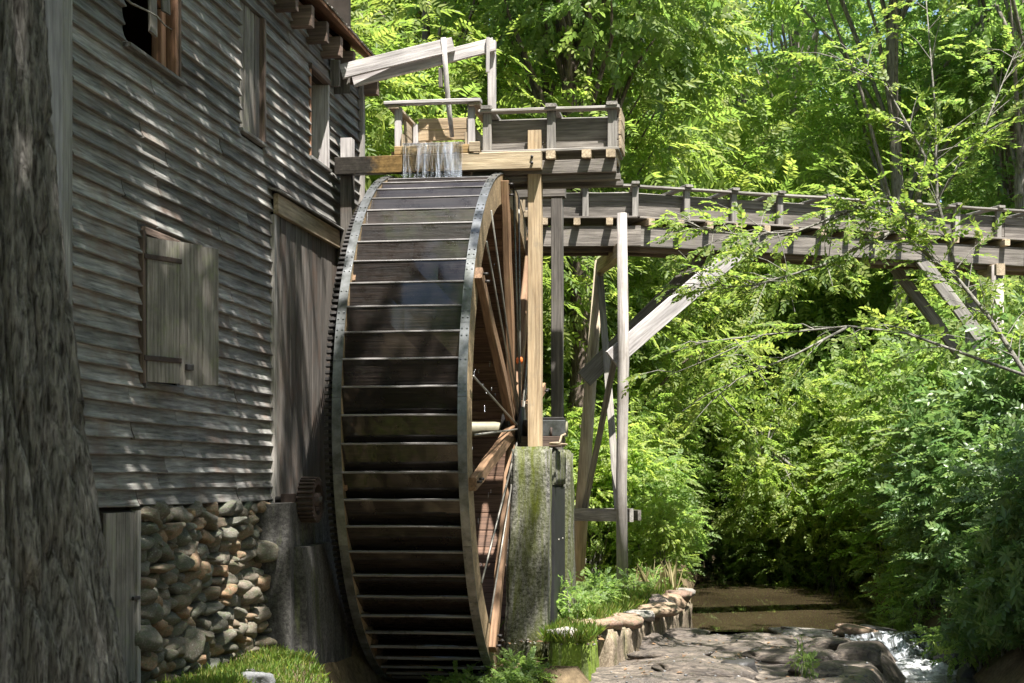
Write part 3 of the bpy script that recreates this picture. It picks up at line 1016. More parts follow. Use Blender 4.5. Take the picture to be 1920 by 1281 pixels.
# vertical planks behind the wheel with a header and a drip board
pw = put('plank_wall', mesh('plank_wall', *joinboxes([((XW - 0.018, 15.6, 1.35), (XW + 0.01, 19.25, 4.6))]), M['interior']), mill)
y = 15.62
while y < 19.2:
    w = U(0.15, 0.24)
    box('plank', (XW + 0.012, y, 1.38 + U(-.05, .03)), (XW + 0.042 + U(0, .012), min(y + w - 0.006, 19.26), 4.44), 'plankdark', pw, seg=5)
    y += w
beam('header_board', (XW + 0.075, 15.52, 4.47), (XW + 0.075, 19.28, 4.47), 0.05, 0.20, 'tan', mill, seg=6)
beam('drip_board', (XW + 0.075, 15.44, 4.605), (XW + 0.075, 19.28, 4.60), 0.16, 0.022, 'siding', mill, (0.35, 0, 1), seg=6)
box('corner_board', (XW + 0.0, 15.52, 1.4), (XW + 0.06, 15.612, 4.36), 'grey', mill, seg=6)
# eave: frieze boards, rafter tails, roof deck, shingle edge
roof = put('roof', mesh('roof', [(-4.46, 10.0, 6.80), (-4.46, 19.62, 6.80), (-7.2, 19.62, 9.0), (-7.2, 10.0, 9.0), (-10.0, 19.62, 6.80), (-10.0, 10.0, 6.80),
    (-4.46, 10.0, 6.765), (-4.46, 19.62, 6.765), (-7.2, 19.62, 8.965), (-7.2, 10.0, 8.965), (-10.0, 19.62, 6.765), (-10.0, 10.0, 6.765)],
    [(0, 1, 2, 3), (3, 2, 4, 5), (6, 9, 8, 7), (9, 11, 10, 8), (0, 6, 7, 1), (5, 4, 10, 11), (1, 7, 8, 2), (2, 8, 10, 4), (0, 3, 9, 6), (3, 5, 11, 9)], M['reddish']), mill)
box('frieze_board', (XW - 0.02, Y0, 6.66), (XW + 0.03, Y1, 6.80), 'rafter', mill, seg=6)
rm = beam_mesh('rafter_tail', 0.62, 0.105, 0.22, M['rafter'])
k = 0
y = 10.9
while y < 19.5:
    m, _ = frame((-5.12, y, 6.555), (-4.50, y, 6.555))
    put('rafter_tail', rm, mill, m)
    y += 0.60
sm = [beam_mesh('shingle', 0.42, w, 0.016, M['grey'], ch=0.003, jit=0.003) for w in (0.09, 0.12, 0.15)]
slope = math.atan2(2.2, 2.8)
for course in range(5):
    y = 13.2
    while y < 19.66:
        kk = RR.randrange(3)
        w = (0.09, 0.12, 0.15)[kk]
        x = -4.43 + U(-.012, .012) - course * 0.13
        zz = 6.80 + (-4.46 - x) * math.tan(slope) + 0.022 + course * 0.006 + U(0, .006)
        m, _ = frame((x - 0.42 * math.cos(slope), y + w / 2, zz + 0.42 * math.sin(slope) - 0.012), (x, y + w / 2, zz))
        put('shingle', sm[kk], roof, m)
        y += w + U(0.002, 0.01)
# plank door beside the stone foundation
door = put('cellar_door', mesh('cellar_door', *joinboxes([((XW - 0.05, 11.32, 0.12), (XW + 0.0, 11.93, 1.46))]), M['interior']), mill)
for k in range(3):
    box('plank', (XW + 0.002, 11.33 + k * 0.19, 0.14), (XW + 0.03, 11.515 + k * 0.19, 1.45), 'shutter', door, seg=3)
box('post', (XW - 0.01, 11.90, 0.05), (XW + 0.055, 11.96, 1.46), 'grey', door, seg=3)
beam('door_latch', (XW + 0.05, 11.80, 0.78), (XW + 0.05, 11.93, 0.78), 0.02, 0.03, 'darkiron', door)
# fieldstone foundation
fnd = put('foundation', mesh('foundation', *joinboxes([((XW - 0.4, Y0 - 0.1, -0.4), (XW - 0.09, 15.3, 1.5)), ((XW - 0.4, 15.4, -0.6), (XW - 0.15, Y1, 1.5))]), M['interior']), mill)
stones = [ico_mesh('stone', M['stone'], s, U(0.0, 0.12), 0.10, 3) for s in range(18)]
z, rowi = 0.02, 0
while z < 1.46:
    hrow = U(0.08, 0.13)
    y = 11.95 + U(0, 0.08)
    yend = 15.06 + 0.30 * sst(1.2, 0.2, z)
    while y < yend:
        w = U(0.14, 0.32) if RR.random() < 0.75 else U(0.32, 0.50)
        hs = hrow * U(0.75, 1.1)
        dep = U(0.13, 0.2)
        m = trs((XW - 0.08 + U(-.02, .05) + 0.03 * (1.5 - z) / 1.5, y + w / 2, min(z + hrow / 2 + U(-.02, .02), 1.43)), (U(-.25, .25), U(-.2, .2), U(-.3, .3)), (dep, w * 0.66, hs * 0.80))
        put('stone', RR.choice(stones), fnd, m)
        y += w * 0.93
    z += hrow * 0.92
    rowi += 1
for k in range(26):    # larger and chinking stones standing proud
    w = U(0.2, 0.42) if k < 12 else U(0.08, 0.14)
    m = trs((XW - 0.02 + U(-.02, .06), U(12.05, 15.2), U(0.15, 1.3)), (U(-.35, .35), U(-.3, .3), U(-.3, .3)), (0.16 if k < 12 else 0.13, w * 0.52, w * U(0.26, 0.36)))
    put('stone', RR.choice(stones), fnd, m)
for k in range(7):
    m = trs((XW + 0.05 + U(-.03, .08), 14.95 + 0.45 * (k % 2) * 0.7 + U(-.05, .1), 0.1 + 0.15 * k), (U(-.3, .3), U(-.3, .3), U(-.3, .3)), (0.19, U(.15, .24), U(.07, .11)))
    put('stone', RR.choice(stones), fnd, m)
# ------------------------------------------------------------------ concrete wheel-pit walls
def conc_block(name, lo, hi, mat, label, cat, courses=0, taper=0.0):
    vs, fs = rawbox((0, 0, 0), (hi[0] - lo[0], hi[1] - lo[1], hi[2] - lo[2]))
    import bmesh
    bm = bmesh.new()
    bv = [bm.verts.new(v) for v in vs]
    for f in fs:
        bm.faces.new([bv[i] for i in f])
    bmesh.ops.subdivide_edges(bm, edges=bm.edges[:], cuts=7, use_grid_fill=True)
    hz = hi[2] - lo[2]
    for v in bm.verts:
        t = 1 - v.co.z / hz
        v.co.x += taper * t * (1 if v.co.x > 0.01 else 0)
        q = v.co + Vector(lo)
        for i in range(3):
            v.co[i] += 0.016 * mnoise.noise(q * 5 + Vector((i * 7, 0, 0)))
        if courses and abs((v.co.z / hz * courses) % 1 - 0.5) > 0.42:
            v.co.x -= 0.012
    me = bpy.data.meshes.new(name)
    bm.to_mesh(me); bm.free()
    me.materials.append(M[mat])
    o = put(name, me, None, Matrix.Translation(lo))
    return tag(o, label, cat)
conc_block('concrete_abutment', (-4.78, 15.10, -1.2), (-4.40, 19.4, 1.47), 'wetconc', 'tall dark damp concrete block below the vertical planks next to the stone foundation', 'concrete wall', 9)
for k in range(8):     # board marks in the damp concrete stand on it as thin ledges
    pass
conc_block('concrete_step', (-4.42, 15.24, -1.2), (-4.30, 19.0, 1.04), 'wetconc', 'lower dark concrete wall of the wheel pit with a green moss streak', 'concrete wall', 7, 0.10)

# ------------------------------------------------------------------ pinion gear
def gear(root, cx, cy, cz, r, w, nt, mat, tooth_h, tooth_w, hub=True):
    c = Vector((cx, cy, cz))
    n = 48
    vs, fs = [], []
    prof = [(r, 0), (r, w), (r - 0.05, w), (r - 0.05, w * 0.62), (0.05, w * 0.62), (0.05, w * 0.38), (r - 0.05, w * 0.38), (r - 0.05, 0)]
    for i in range(n):
        a = 2 * math.pi * i / n
        for rr, xx in prof:
            vs.append((xx - w / 2, rr * math.cos(a), rr * math.sin(a)))
    p = len(prof)
    for i in range(n):
        for j in range(p):
            a, b = i * p + j, i * p + (j + 1) % p
            a2, b2 = ((i + 1) % n) * p + j, ((i + 1) % n) * p + (j + 1) % p
            fs.append((a, b, b2, a2))
    put('gear_rim', mesh('gear_rim', vs, fs, M[mat]), root, Matrix.Translation(c))
    tm = beam_mesh('gear_tooth', w, tooth_w, tooth_h, M[mat], ch=0.004)
    for i in range(nt):
        a = 2 * math.pi * i / nt
        m = Matrix.Translation(c) @ Matrix.Rotation(a, 4, 'X') @ Matrix.Translation((0, 0, r + tooth_h / 2 - 0.004))
        put('gear_tooth', tm, root, m)
pin = thing('pinion_gear', 'small rusty iron gear on a shaft above the dark concrete block', 'gear', (-4.30, 15.55, 1.50))
gear(pin, -4.32, 15.56, 1.50, 0.205, 0.16, 26, 'rust', 0.03, 0.024)
tube('gear_shaft', [(-4.75, 15.56, 1.50), (-4.20, 15.56, 1.50)], [0.035, 0.035], 'darkiron', pin, 12)
tube('gear_hub', [(-4.37, 15.56, 1.50), (-4.225, 15.56, 1.50)], [0.075, 0.07], 'rust', pin, 16)
box('bearing_block', (-4.60, 15.47, 1.468), (-4.44, 15.65, 1.56), 'rust', pin)

# ------------------------------------------------------------------ water wheel
HUB = Vector((-3.40, 18.40, 2.29))
RW = 2.90
wheel = thing('water_wheel', 'huge wet wooden overshot water wheel with steel edge bands and many buckets', 'water wheel', HUB)
def wput(name, me, alpha, x=0.0):
    return put(name, me, wheel, Matrix.Translation(HUB) @ Matrix.Rotation(alpha, 4, 'X') @ Matrix.Translation((x, 0, 0)))
NB = 64
bw = 1.18
def bucket_mesh(seed):
    rs = random.Random(seed)
    R0, th = RW - 0.012, 0.030
    a, b = Vector((0, 0.138, R0)), Vector((0, -0.165, R0 - 0.115))
    d = (b - a).normalized()
    nrm = Vector((0, -d.z, d.y))
    if nrm.z < 0: nrm = -nrm
    seg = 4
    vs, fs = [], []
    for i in range(seg + 1):
        x = -bw / 2 + bw * i / seg
        j = [rs.uniform(-.004, .004) for _ in range(4)]
        top = a + nrm * 0.0
        vs += [(x, top.y + j[0], top.z + j[0]), (x, b.y, b.z + j[1]), (x, b.y - nrm.y * th, b.z - nrm.z * th), (x, a.y - nrm.y * th, a.z - nrm.z * th)]
    for i in range(seg):
        for j in range(4):
            p, q = i * 4 + j, i * 4 + (j + 1) % 4
            fs.append((p, p + 4, q + 4, q))
    fs += [(0, 1, 2, 3), (seg * 4 + 3, seg * 4 + 2, seg * 4 + 1, seg * 4)]
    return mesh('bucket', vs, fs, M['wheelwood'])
bms = [bucket_mesh(s) for s in range(6)]
lipm = [beam_mesh('bucket_lip', bw, 0.020, 0.028, M['bucketlip'], ch=0.004, seg=4, jit=0.002) for _ in range(4)]
solem = [beam_mesh('sole_plank', bw + 0.04, 2 * math.pi * (RW - 0.30) / NB - 0.008, 0.03, M['sole'], ch=0.004) for _ in range(4)]
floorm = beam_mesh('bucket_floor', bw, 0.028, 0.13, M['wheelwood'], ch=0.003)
for k in range(NB):
    al = 2 * math.pi * (k + 0.35) / NB
    bo = wput('bucket', bms[k % 6], al)
    put('bucket_lip', lipm[k % 4], bo, Matrix.Translation(HUB) @ Matrix.Rotation(al, 4, 'X') @ Matrix.Translation((0, 0.150, RW - 0.012)))
    put('bucket_floor', floorm, bo, Matrix.Translation(HUB) @ Matrix.Rotation(al, 4, 'X') @ Matrix.Translation((0, -0.175, RW - 0.195)))
    so = wput('sole_plank', solem[k % 4], al)
    so.matrix_basis = so.matrix_basis @ Matrix.Translation((0, 0, RW - 0.315))
NSG = 24
def arc_mesh(name, r0, r1, w, mat, ang, seg=4, bolts=False):
    vs, fs = [], []
    for i in range(seg + 1):
        a = -ang / 2 + ang * i / seg
        for rr, xx in ((r0, -w/2), (r1, -w/2), (r1, w/2), (r0, w/2)):
            vs.append((xx, rr * math.sin(a), rr * math.cos(a)))
    for i in range(seg):
        for j in range(4):
            p, q = i * 4 + j, i * 4 + (j + 1) % 4
            fs.append((p, q, q + 4, p + 4))
    fs += [(3, 2, 1, 0), (seg * 4, seg * 4 + 1, seg * 4 + 2, seg * 4 + 3)]
    if bolts:
        for a in (-ang / 2 + 0.02, ang / 2 - 0.02, -ang / 2 + 0.045, ang / 2 - 0.045, 0):
            for xx in (-w * 0.28, w * 0.28):
                v, f = rawbox((xx - 0.008, r1 * math.sin(a) - 0.008, r1 * math.cos(a) - 0.002), (xx + 0.008, r1 * math.sin(a) + 0.008, r1 * math.cos(a) + 0.007))
                k = len(vs)
                vs += v
                fs += [tuple(t + k for t in q) for q in f]
    return mesh(name, vs, fs, M[mat])
ang = 2 * math.pi / NSG
for xx in (-0.635, 0.635):
    sm_ = arc_mesh('shroud', RW - 0.31, RW + 0.012, 0.082, 'shroud', ang - 0.001)
    bm_ = arc_mesh('rim_plate', RW + 0.012, RW + 0.020, 0.092, 'band', ang - 0.0012, 4, True)
    for k in range(NSG):
        so = wput('shroud_segment', sm_, ang * (k + 0.2), xx)
        put('rim_plate', bm_, so, Matrix.Translation(HUB) @ Matrix.Rotation(ang * (k + 0.2), 4, 'X') @ Matrix.Translation((xx, 0, 0)))
# ring gear on the mill side
rg = arc_mesh('gear_segment', 2.56, 2.70, 0.09, 'darkiron', math.pi / 6 - 0.001, 8)
for k in range(12):
    wput('gear_segment', rg, math.pi / 6 * k, -0.73)
tm = beam_mesh('gear_tooth', 0.125, 0.036, 0.055, M['darkiron'], ch=0.004)
for k in range(240):
    t = wput('gear_tooth', tm, 2 * math.pi * k / 240, -0.745)
    t.matrix_basis = t.matrix_basis @ Matrix.Translation((0, 0, 2.72))
# arms: eight to a side, tapered, and iron tension rods
def arm_phi(p):
    return math.radians(90 - p)
am = beam_mesh('arm', RW - 0.18, 0.17, 0.10, M['armwood'], ch=0.012, seg=6, jit=0.004, taper=0.8)
for side, xx in ((1, 0.715), (-1, -0.60)):
    for k in range(8):
        al = arm_phi(-13 + 45 * k)
        m = Matrix.Translation(HUB) @ Matrix.Rotation(al, 4, 'X') @ Matrix.Translation((xx, 0, (RW + 0.06) / 2)) @ Matrix.Rotation(-math.pi / 2, 4, 'Y')
        ao = put('arm', am, wheel, m)
        if side == 1:
            # bolts near the rim
            for rr in (RW - 0.10, RW - 0.22):
                c = Matrix.Translation(HUB) @ Matrix.Rotation(al, 4, 'X') @ Vector((xx + 0.04, 0.02, rr))
                tube('bolt', [c, c + Vector((0.05, 0, 0))], [0.014, 0.014], 'darkiron', ao, 8)
for k in range(8):
    for off, x0, x1 in ((22, 0.80, 0.72), (10, 0.80, 0.74)):
        al = arm_phi(-13 + 45 * k + off)
        Mr = Matrix.Translation(HUB) @ Matrix.Rotation(al, 4, 'X')
        tube('tension_rod', [Mr @ Vector((x0, 0, 0.12)), Mr @ Vector((x1, 0, RW - 0.10))], [0.011, 0.011], 'rod', wheel, 8)
hubx = HUB.x
for x0, x1, r, mat, nm in ((-5.2, -2.05, 0.085, 'axle', 'axle'), (-2.80, -2.60, 0.19, 'darkiron', 'hub'), (-2.60, -2.56, 0.26, 'darkiron', 'hub_flange'), (-4.2, -3.9, 0.19, 'darkiron', 'hub'), (-2.56, -2.47, 0.105, 'rust', 'axle_collar'), (-2.72, -2.68, 0.30, 'darkiron', 'hub_flange')):
    tube(nm, [(x0, HUB.y, HUB.z), (x1, HUB.y, HUB.z)], [r, r], mat, wheel, 24)
for px, (a0, rr) in enumerate(((78, 1.45), (100, 1.50))):
    c = Matrix.Translation(HUB) @ Matrix.Rotation(arm_phi(a0), 4, 'X') @ Vector((0.79, 0, rr * 0.55))
    put('warning_tape', ico_mesh('warning_tape', M['orange'], 90 + px, 0.2, 0.3, 1), wheel, trs(c, (0, 0, 0), (0.025, 0.03, 0.05)))

# ------------------------------------------------------------------ pier, bearing, timber frame
def pier_mesh(name, b0, b1, t0, t1, zb, zt, mat, cuts=10, amp=0.014):
    """four-sided tapering pier: bottom rectangle b0-b1, top rectangle t0-t1"""
    import bmesh
    bm = bmesh.new()
    v = [bm.verts.new(p) for p in ((b0[0], b0[1], zb), (b1[0], b0[1], zb), (b1[0], b1[1], zb), (b0[0], b1[1], zb), (t0[0], t0[1], zt), (t1[0], t0[1], zt), (t1[0], t1[1], zt), (t0[0], t1[1], zt))]
    for f in ((3,2,1,0),(4,5,6,7),(0,1,5,4),(1,2,6,5),(2,3,7,6),(3,0,4,7)):
        bm.faces.new([v[i] for i in f])
    bmesh.ops.bevel(bm, geom=[e for e in bm.edges], offset=0.03, segments=2, affect='EDGES')
    bmesh.ops.subdivide_edges(bm, edges=[e for e in bm.edges if e.calc_length() > 0.2], cuts=cuts, use_grid_fill=True)
    for w in bm.verts:
        for i in range(3):
            w.co[i] += amp * mnoise.noise(w.co * 4 + Vector((i * 9, 1, 0))) + amp * 0.7 * mnoise.noise(w.co * 14 + Vector((i * 5, 3, 0)))
    me = bpy.data.meshes.new(name)
    bm.to_mesh(me); bm.free()
    me.materials.append(M[mat])
    me.polygons.foreach_set('use_smooth', [True] * len(me.polygons))
    return me
pier = put('concrete_pier', pier_mesh('concrete_pier', (-2.71, 17.72), (-2.215, 18.12), (-2.625, 17.80), (-2.185, 18.12), -0.7, 2.075, 'mossconc'))
tag(pier, 'tall mossy pebbled concrete pier carrying the near end of the wheel axle', 'pier')
pier2 = thing('rear_pier', 'narrow rear concrete pier with a black steel plate beside the mossy pier', 'pier', (-2.3, 19.0, 0))
put('pier_shaft', pier_mesh('pier_shaft', (-2.70, 19.25), (-2.09, 19.9), (-2.625, 19.25), (-2.125, 19.75), -0.6, 2.06, 'mossconc'), pier2, Matrix.Identity(4))
put('lintel', pier_mesh('lintel', (-2.62, 18.13), (-2.165, 19.24), (-2.62, 18.13), (-2.165, 19.24), 1.62, 2.06, 'mossconc', 4), pier2, Matrix.Identity(4))
box('steel_plate', (-2.215, 18.13, -0.3), (-2.172, 19.24, 1.615), 'blackplate', pier2)
for yy in (18.55, 18.95):
    for zz in (0.12, 1.0):
        tube('bolt', [(-2.175, yy, zz), (-2.16, yy, zz)], [0.014, 0.014], 'rod', pier2, 8)
brg = thing('axle_bearing', 'grey iron bearing housing on top of the mossy pier', 'bearing', (-2.3, 18.4, 2.08))
box('bearing_housing', (-2.46, 18.26, 2.20), (-2.06, 18.54, 2.385), 'band', brg)
box('bearing_cap', (-2.44, 18.28, 2.385), (-2.08, 18.52, 2.42), 'darkiron', brg)
box('base_timber', (-2.58, 18.20, 2.08), (-2.10, 18.62, 2.198), 'rafter', brg)
for yy in (18.24, 18.58):
    tube('bolt', [(-2.22, yy, 2.19), (-2.22, yy, 2.30)], [0.014, 0.014], 'rust', brg, 8)
pts = [Vector((-2.12 + 0.10 * math.cos(t * 6.5) * (1 - t * .2), 18.05 + 0.10 * math.sin(t * 6.5), 2.10 + 0.02 * t + (0.1 * t if t > .8 else 0))) for t in [i / 24 for i in range(25)]]
rope = tube('rope', pts, [0.014] * 25, 'tan', None, 6)
tag(rope, 'short coil of tan rope on top of the mossy pier', 'rope')

fr = thing('timber_frame', 'timber post and beam frame spanning the top of the wheel', 'frame', (-3.5, 18.0, 0))
box('post', (-2.455, 17.955, 2.07), (-2.30, 18.105, 5.66), 'fresh', fr, seg=6)
box('post', (-4.635, 17.955, 5.30), (-4.50, 18.105, 5.64), 'pale', fr, 'pale upper stub of the inner post')
box('post', (-4.635, 17.955, 1.45), (-4.50, 18.105, 5.297), 'plankdark', fr, 'dark wet inner post standing against the clapboard wall', seg=6)
box('post', (-2.37, 19.45, 2.06), (-2.23, 19.60, 5.16), 'flumedark', fr, seg=6)
box('post', (-4.63, 19.45, 1.4), (-4.49, 19.60, 5.16), 'flumedark', fr, seg=6)
beam('cross_beam', (-4.665, 17.885, 5.292), (-2.285, 17.885, 5.297), 0.125, 0.195, 'crossbeam', fr, seg=8)
box('cross_beam', (-4.68, 19.44, 5.165), (-2.20, 19.61, 5.31), 'flumedark', fr, seg=4)
beam('knee_brace', (-4.52, 18.03, 4.72), (-4.05, 18.03, 5.17), 0.07, 0.10, 'tan', fr)
for zz in (5.26, 5.33):
    tube('bolt', [(-2.385, 17.825, zz), (-2.385, 17.80, zz)], [0.016, 0.016], 'darkiron', fr, 8)

# ------------------------------------------------------------------ flume boxes
def pen():
    t = thing('sluice_box', 'open wooden sluice box with a raised pine gate pouring water onto the wheel', 'sluice box', (-3.5, 18.2, 5.4))
    x0, x1, yf, yb = -3.95, -3.10, 17.90, 22.2
    # floor planks run along the flow
    for k in range(5):
        a = x0 + 0.03 + k * 0.162
        box('floor_plank', (a, yf - 0.02, 5.475), (a + 0.157, yb, 5.505), 'beamwet' if k in (1, 2, 3) else 'tan', t, seg=5)
    for k, yy in enumerate((yf + 0.03, 19.0, 20.1, 21.2, 22.1)):
        box('post', (x0 - 0.04, yy, 5.44), (x0 + 0.04, yy + 0.07, 5.965), 'pale' if k == 0 else 'tan', t)
        box('post', (x1 - 0.04, yy, 5.44), (x1 + 0.04, yy + 0.07, 5.965), 'pale' if k == 0 else 'tan', t)
        box('joist', (x0 - 0.1, yy + 0.1, 5.38), (x1 + 0.1, yy + 0.19, 5.474), 'tan', t)
    for xx in (x0 + 0.045, x1 - 0.07):
        for zz in (5.51, 5.675):
            box('side_plank', (xx, yf + 0.13, zz), (xx + 0.026, yb, zz + 0.160), 'tan', t, seg=5)
        box('side_plank', (xx + 0.002, yf + 0.0, 5.51), (xx + 0.024, yf + 0.125, 5.65), 'tan', t)
    box('tie_board', (x0 - 0.15, yf - 0.035, 5.985), (x1 + 0.12, yf + 0.09, 6.025), 'pale', t, seg=4)
    for xx in (x0 - 0.11, x1 - 0.02):
        box('cap_rail', (xx, yf - 0.02, 5.945), (xx + 0.13, yb, 5.983), 'tan', t, seg=6)
    # gate in its slides
    yg = 18.42
    box('gate_plank', (x0 + 0.14, yg, 5.803), (x1 - 0.09, yg + 0.03, 5.935), 'fresh', t)
    box('gate_plank', (x0 + 0.14, yg, 5.675), (x1 - 0.09, yg + 0.03, 5.80), 'fresh', t)
    box('gate_slide', (x0 + 0.085, yg - 0.05, 5.507), (x0 + 0.14, yg + 0.06, 5.87), 'pale', t)
    box('gate_slide', (x1 - 0.10, yg - 0.05, 5.507), (x1 - 0.045, yg + 0.06, 5.87), 'tan', t)
    box('lip_board', (x0 - 0.02, yf - 0.055, 5.40), (x1 + 0.02, yf - 0.022, 5.50), 'beamwet', t, seg=4)
    box('end_block', (x1 + 0.0, yf - 0.09, 5.405), (x1 + 0.12, yf - 0.056, 5.52), 'tan', t)
    box('corner_post', (-2.985, 18.40, 5.99), (-2.895, 18.49, 6.82), 'pale', t, seg=5)
    return t
pen()
def side_box():
    t = thing('overflow_trough', 'grey plank trough with cap rail projecting to the right of the sluice box', 'trough', (-2.2, 18.2, 5.3))
    x0, x1, yf, yb = -2.98, -1.43, 17.93, 18.56
    for k in range(4):
        a = yf + 0.005 + k * 0.158
        box('floor_plank', (x0, a, 5.408), (x1 + 0.01, a + 0.153, 5.440), 'grey', t, seg=4)
    for xx in (x0 + 0.01, -2.235, x1 - 0.115):
        for yy in (yf + 0.02, yb - 0.09):
            box('post', (xx, yy, 5.441), (xx + 0.10, yy + 0.07, 5.865), 'grey', t)
        box('cross_cap', (xx - 0.01, yf - 0.05, 5.902), (xx + 0.115, yb + 0.03, 5.94), 'grey', t)
    for xx in (-2.72, -2.235, -1.83, x1 - 0.125):
        box('joist', (xx, yf - 0.06, 5.315), (xx + 0.10, yb + 0.05, 5.405), 'tan', t)
    for yy in (yf + 0.095, yb - 0.125):
        for zz, hh in ((5.442, 0.095), (5.54, 0.255)):
            box('side_plank', (x0, yy, zz), (x1, yy + 0.03, zz + hh - 0.004), 'flume', t, seg=5)
    for yy in (yf - 0.03, yb - 0.10):
        box('cap_rail', (x0 - 0.03, yy, 5.867), (x1 + 0.02, yy + 0.14, 5.900), 'grey', t, seg=5)
    for zz in (5.442, 5.60, 5.75):
        box('end_plank', (x1 + 0.003, yf + 0.10, zz), (x1 + 0.032, yb - 0.02, zz + 0.145), 'tan', t)
    for yy in (yf + 0.02, yb - 0.12):
        box('stringer', (x0 - 0.1, yy, 5.16), (x1 - 0.02, yy + 0.08, 5.312), 'flume', t, seg=5)
    box('bearer', (x0 - 0.2, yf + 0.1, 5.09), (x1 + 0.02, yf + 0.20, 5.158), 'flumedark', t, seg=4)
    box('bearer', (x0 - 0.2, yb - 0.14, 5.09), (x1 + 0.02, yb - 0.03, 5.158), 'flumedark', t, seg=4)
    return t
side_box()

flume = thing('wooden_flume', 'long raised wooden water flume running right through the trees', 'flume', (1.0, 24.0, 5.2))
def flume_run(A, B, posts, z0=5.41, width=0.75, bdark='flume'):
    A, B = Vector(A), Vector(B)
    d = (B - A).normalized()
    nrm = Vector((-d.y, d.x, 0))                 # towards the far side
    ln = (B - A).length
    up = Vector((0, 0, 1))
    def at(s, o, z):
        return A + d * s + nrm * o + up * (z - A.z)
    for k in range(4):
        o = 0.08 + k * 0.19
        beam('floor_plank', at(0, o, z0 + 0.016), at(ln, o, z0 + 0.016), 0.184, 0.03, 'flume', flume, seg=8)
    for o in (0.11, width - 0.11):
        s = 0.0
        while s < ln - 0.1:
            e = min(ln, s + 3.1)
            beam('side_plank', at(s + .004, o, z0 + 0.14), at(e - .004, o, z0 + 0.14), 0.032, 0.21, 'flume', flume, seg=5)
            beam('side_plank', at(s + .004, o, z0 + 0.31), at(e - .004, o, z0 + 0.31), 0.032, 0.125, 'flume', flume, seg=5)
            s = e
    for o in (0.05, width - 0.05):
        beam('cap_rail', at(0, o, z0 + 0.465), at(ln, o, z0 + 0.465), 0.13, 0.03, 'grey', flume, seg=10, jit=0.006)
    for s in posts:
        for o in (0.045, width - 0.045):
            m, l2 = frame(at(s, o, z0 + 0.033), at(s, o, z0 + 0.448), d)
            put('post', beam_mesh('post', l2, 0.07, 0.09, M['grey']), flume, m)
        beam('cross_cap', at(s, -0.06, z0 + 0.500), at(s, width + 0.06, z0 + 0.500), 0.11, 0.036, 'grey', flume)
    s = 0.15
    while s < ln:
        beam('joist', at(s, -0.08, z0 - 0.052), at(s, width + 0.08, z0 - 0.052), 0.095, 0.095, 'tan', flume)
        s += 0.46
    for o in (0.10, width - 0.10):
        beam('girder', at(-0.05, o, z0 - 0.245), at(ln + 0.05, o, z0 - 0.245), 0.10, 0.285, bdark, flume, seg=8, jit=0.004)
        beam('girder', at(-0.05, o + (0.10 if o < 0.3 else -0.10), z0 - 0.330), at(ln + 0.05, o + (0.10 if o < 0.3 else -0.10), z0 - 0.330), 0.09, 0.25, 'rafter', flume, seg=6)
flume_run((-3.9, 22.40, 0), (-1.53, 22.70, 0), (0.35, 1.0, 1.65, 2.36))
flume_run((-1.50, 22.74, 0), (7.0, 27.15, 0), (0.75, 1.5, 2.25, 3.05, 3.8, 4.55, 5.3, 6.05, 6.8, 7.55, 8.3, 9.0), bdark='flumedark')

# trestle under the bend and the pair of braces
bent = thing('trestle_bent', 'tall trestle of log posts under the flume bend with long pale diagonal braces', 'trestle', (-1.9, 23.2, 0))
tube('log_post', [(-1.72, 22.42, 0.0), (-1.735, 22.43, 1.6), (-1.71, 22.43, 3.4), (-1.73, 22.43, 5.44)], [0.085, 0.078, 0.082, 0.07], 'log', bent, 12, None, 0.06)
tube('log_post', [(-2.58, 24.45, 0.1), (-2.40, 24.35, 2.6), (-2.20, 24.15, 5.02)], [0.115, 0.10, 0.075], 'tanlog', bent, 12, None, 0.05)
beam('cap_beam', (-1.74, 22.52, 4.93), (-2.22, 24.30, 4.93), 0.14, 0.20, 'tan', bent)
beam('girt', (-2.62, 24.28, 1.17), (-1.60, 22.50, 1.20), 0.06, 0.19, 'grey', bent, seg=3)
beam('girt', (-2.52, 24.55, 1.17), (-1.50, 22.70, 1.20), 0.05, 0.15, 'flumedark', bent, seg=3)
beam('cross_slat', (-2.18, 24.0, 4.75), (-1.80, 22.62, 1.28), 0.045, 0.10, 'grey', bent, (1, 0, 0), seg=4)
beam('cross_slat', (-2.43, 24.2, 1.28), (-1.82, 22.66, 3.55), 0.04, 0.09, 'grey', bent, (1, 0, 0), seg=4)
beam('brace', (-1.88, 22.52, 3.40), (-0.12, 23.34, 5.02), 0.065, 0.27, 'pale', bent, seg=5)
beam('brace', (-2.40, 23.80, 3.20), (-0.62, 24.40, 5.04), 0.065, 0.27, 'flumedark', bent, seg=5)
bent2 = thing('trestle_bent', 'second trestle half hidden in leaves at the right end of the flume', 'trestle', (3.9, 25.9, 0))
for (x, y) in ((3.82, 25.42), (3.55, 26.35)):
    tube('log_post', [(x, y, 0.2), (x, y, 5.0)], [0.11, 0.09], 'log', bent2, 10, None, 0.05)
beam('cap_beam', (3.85, 25.3, 4.92), (3.5, 26.5, 4.92), 0.14, 0.18, 'tan', bent2)
beam('brace', (2.62, 24.98, 5.06), (3.74, 25.36, 3.62), 0.07, 0.20, 'grey', bent2, seg=4)
beam('brace', (2.30, 25.75, 5.04), (3.42, 26.28, 3.62), 0.07, 0.18, 'flumedark', bent2, seg=4)

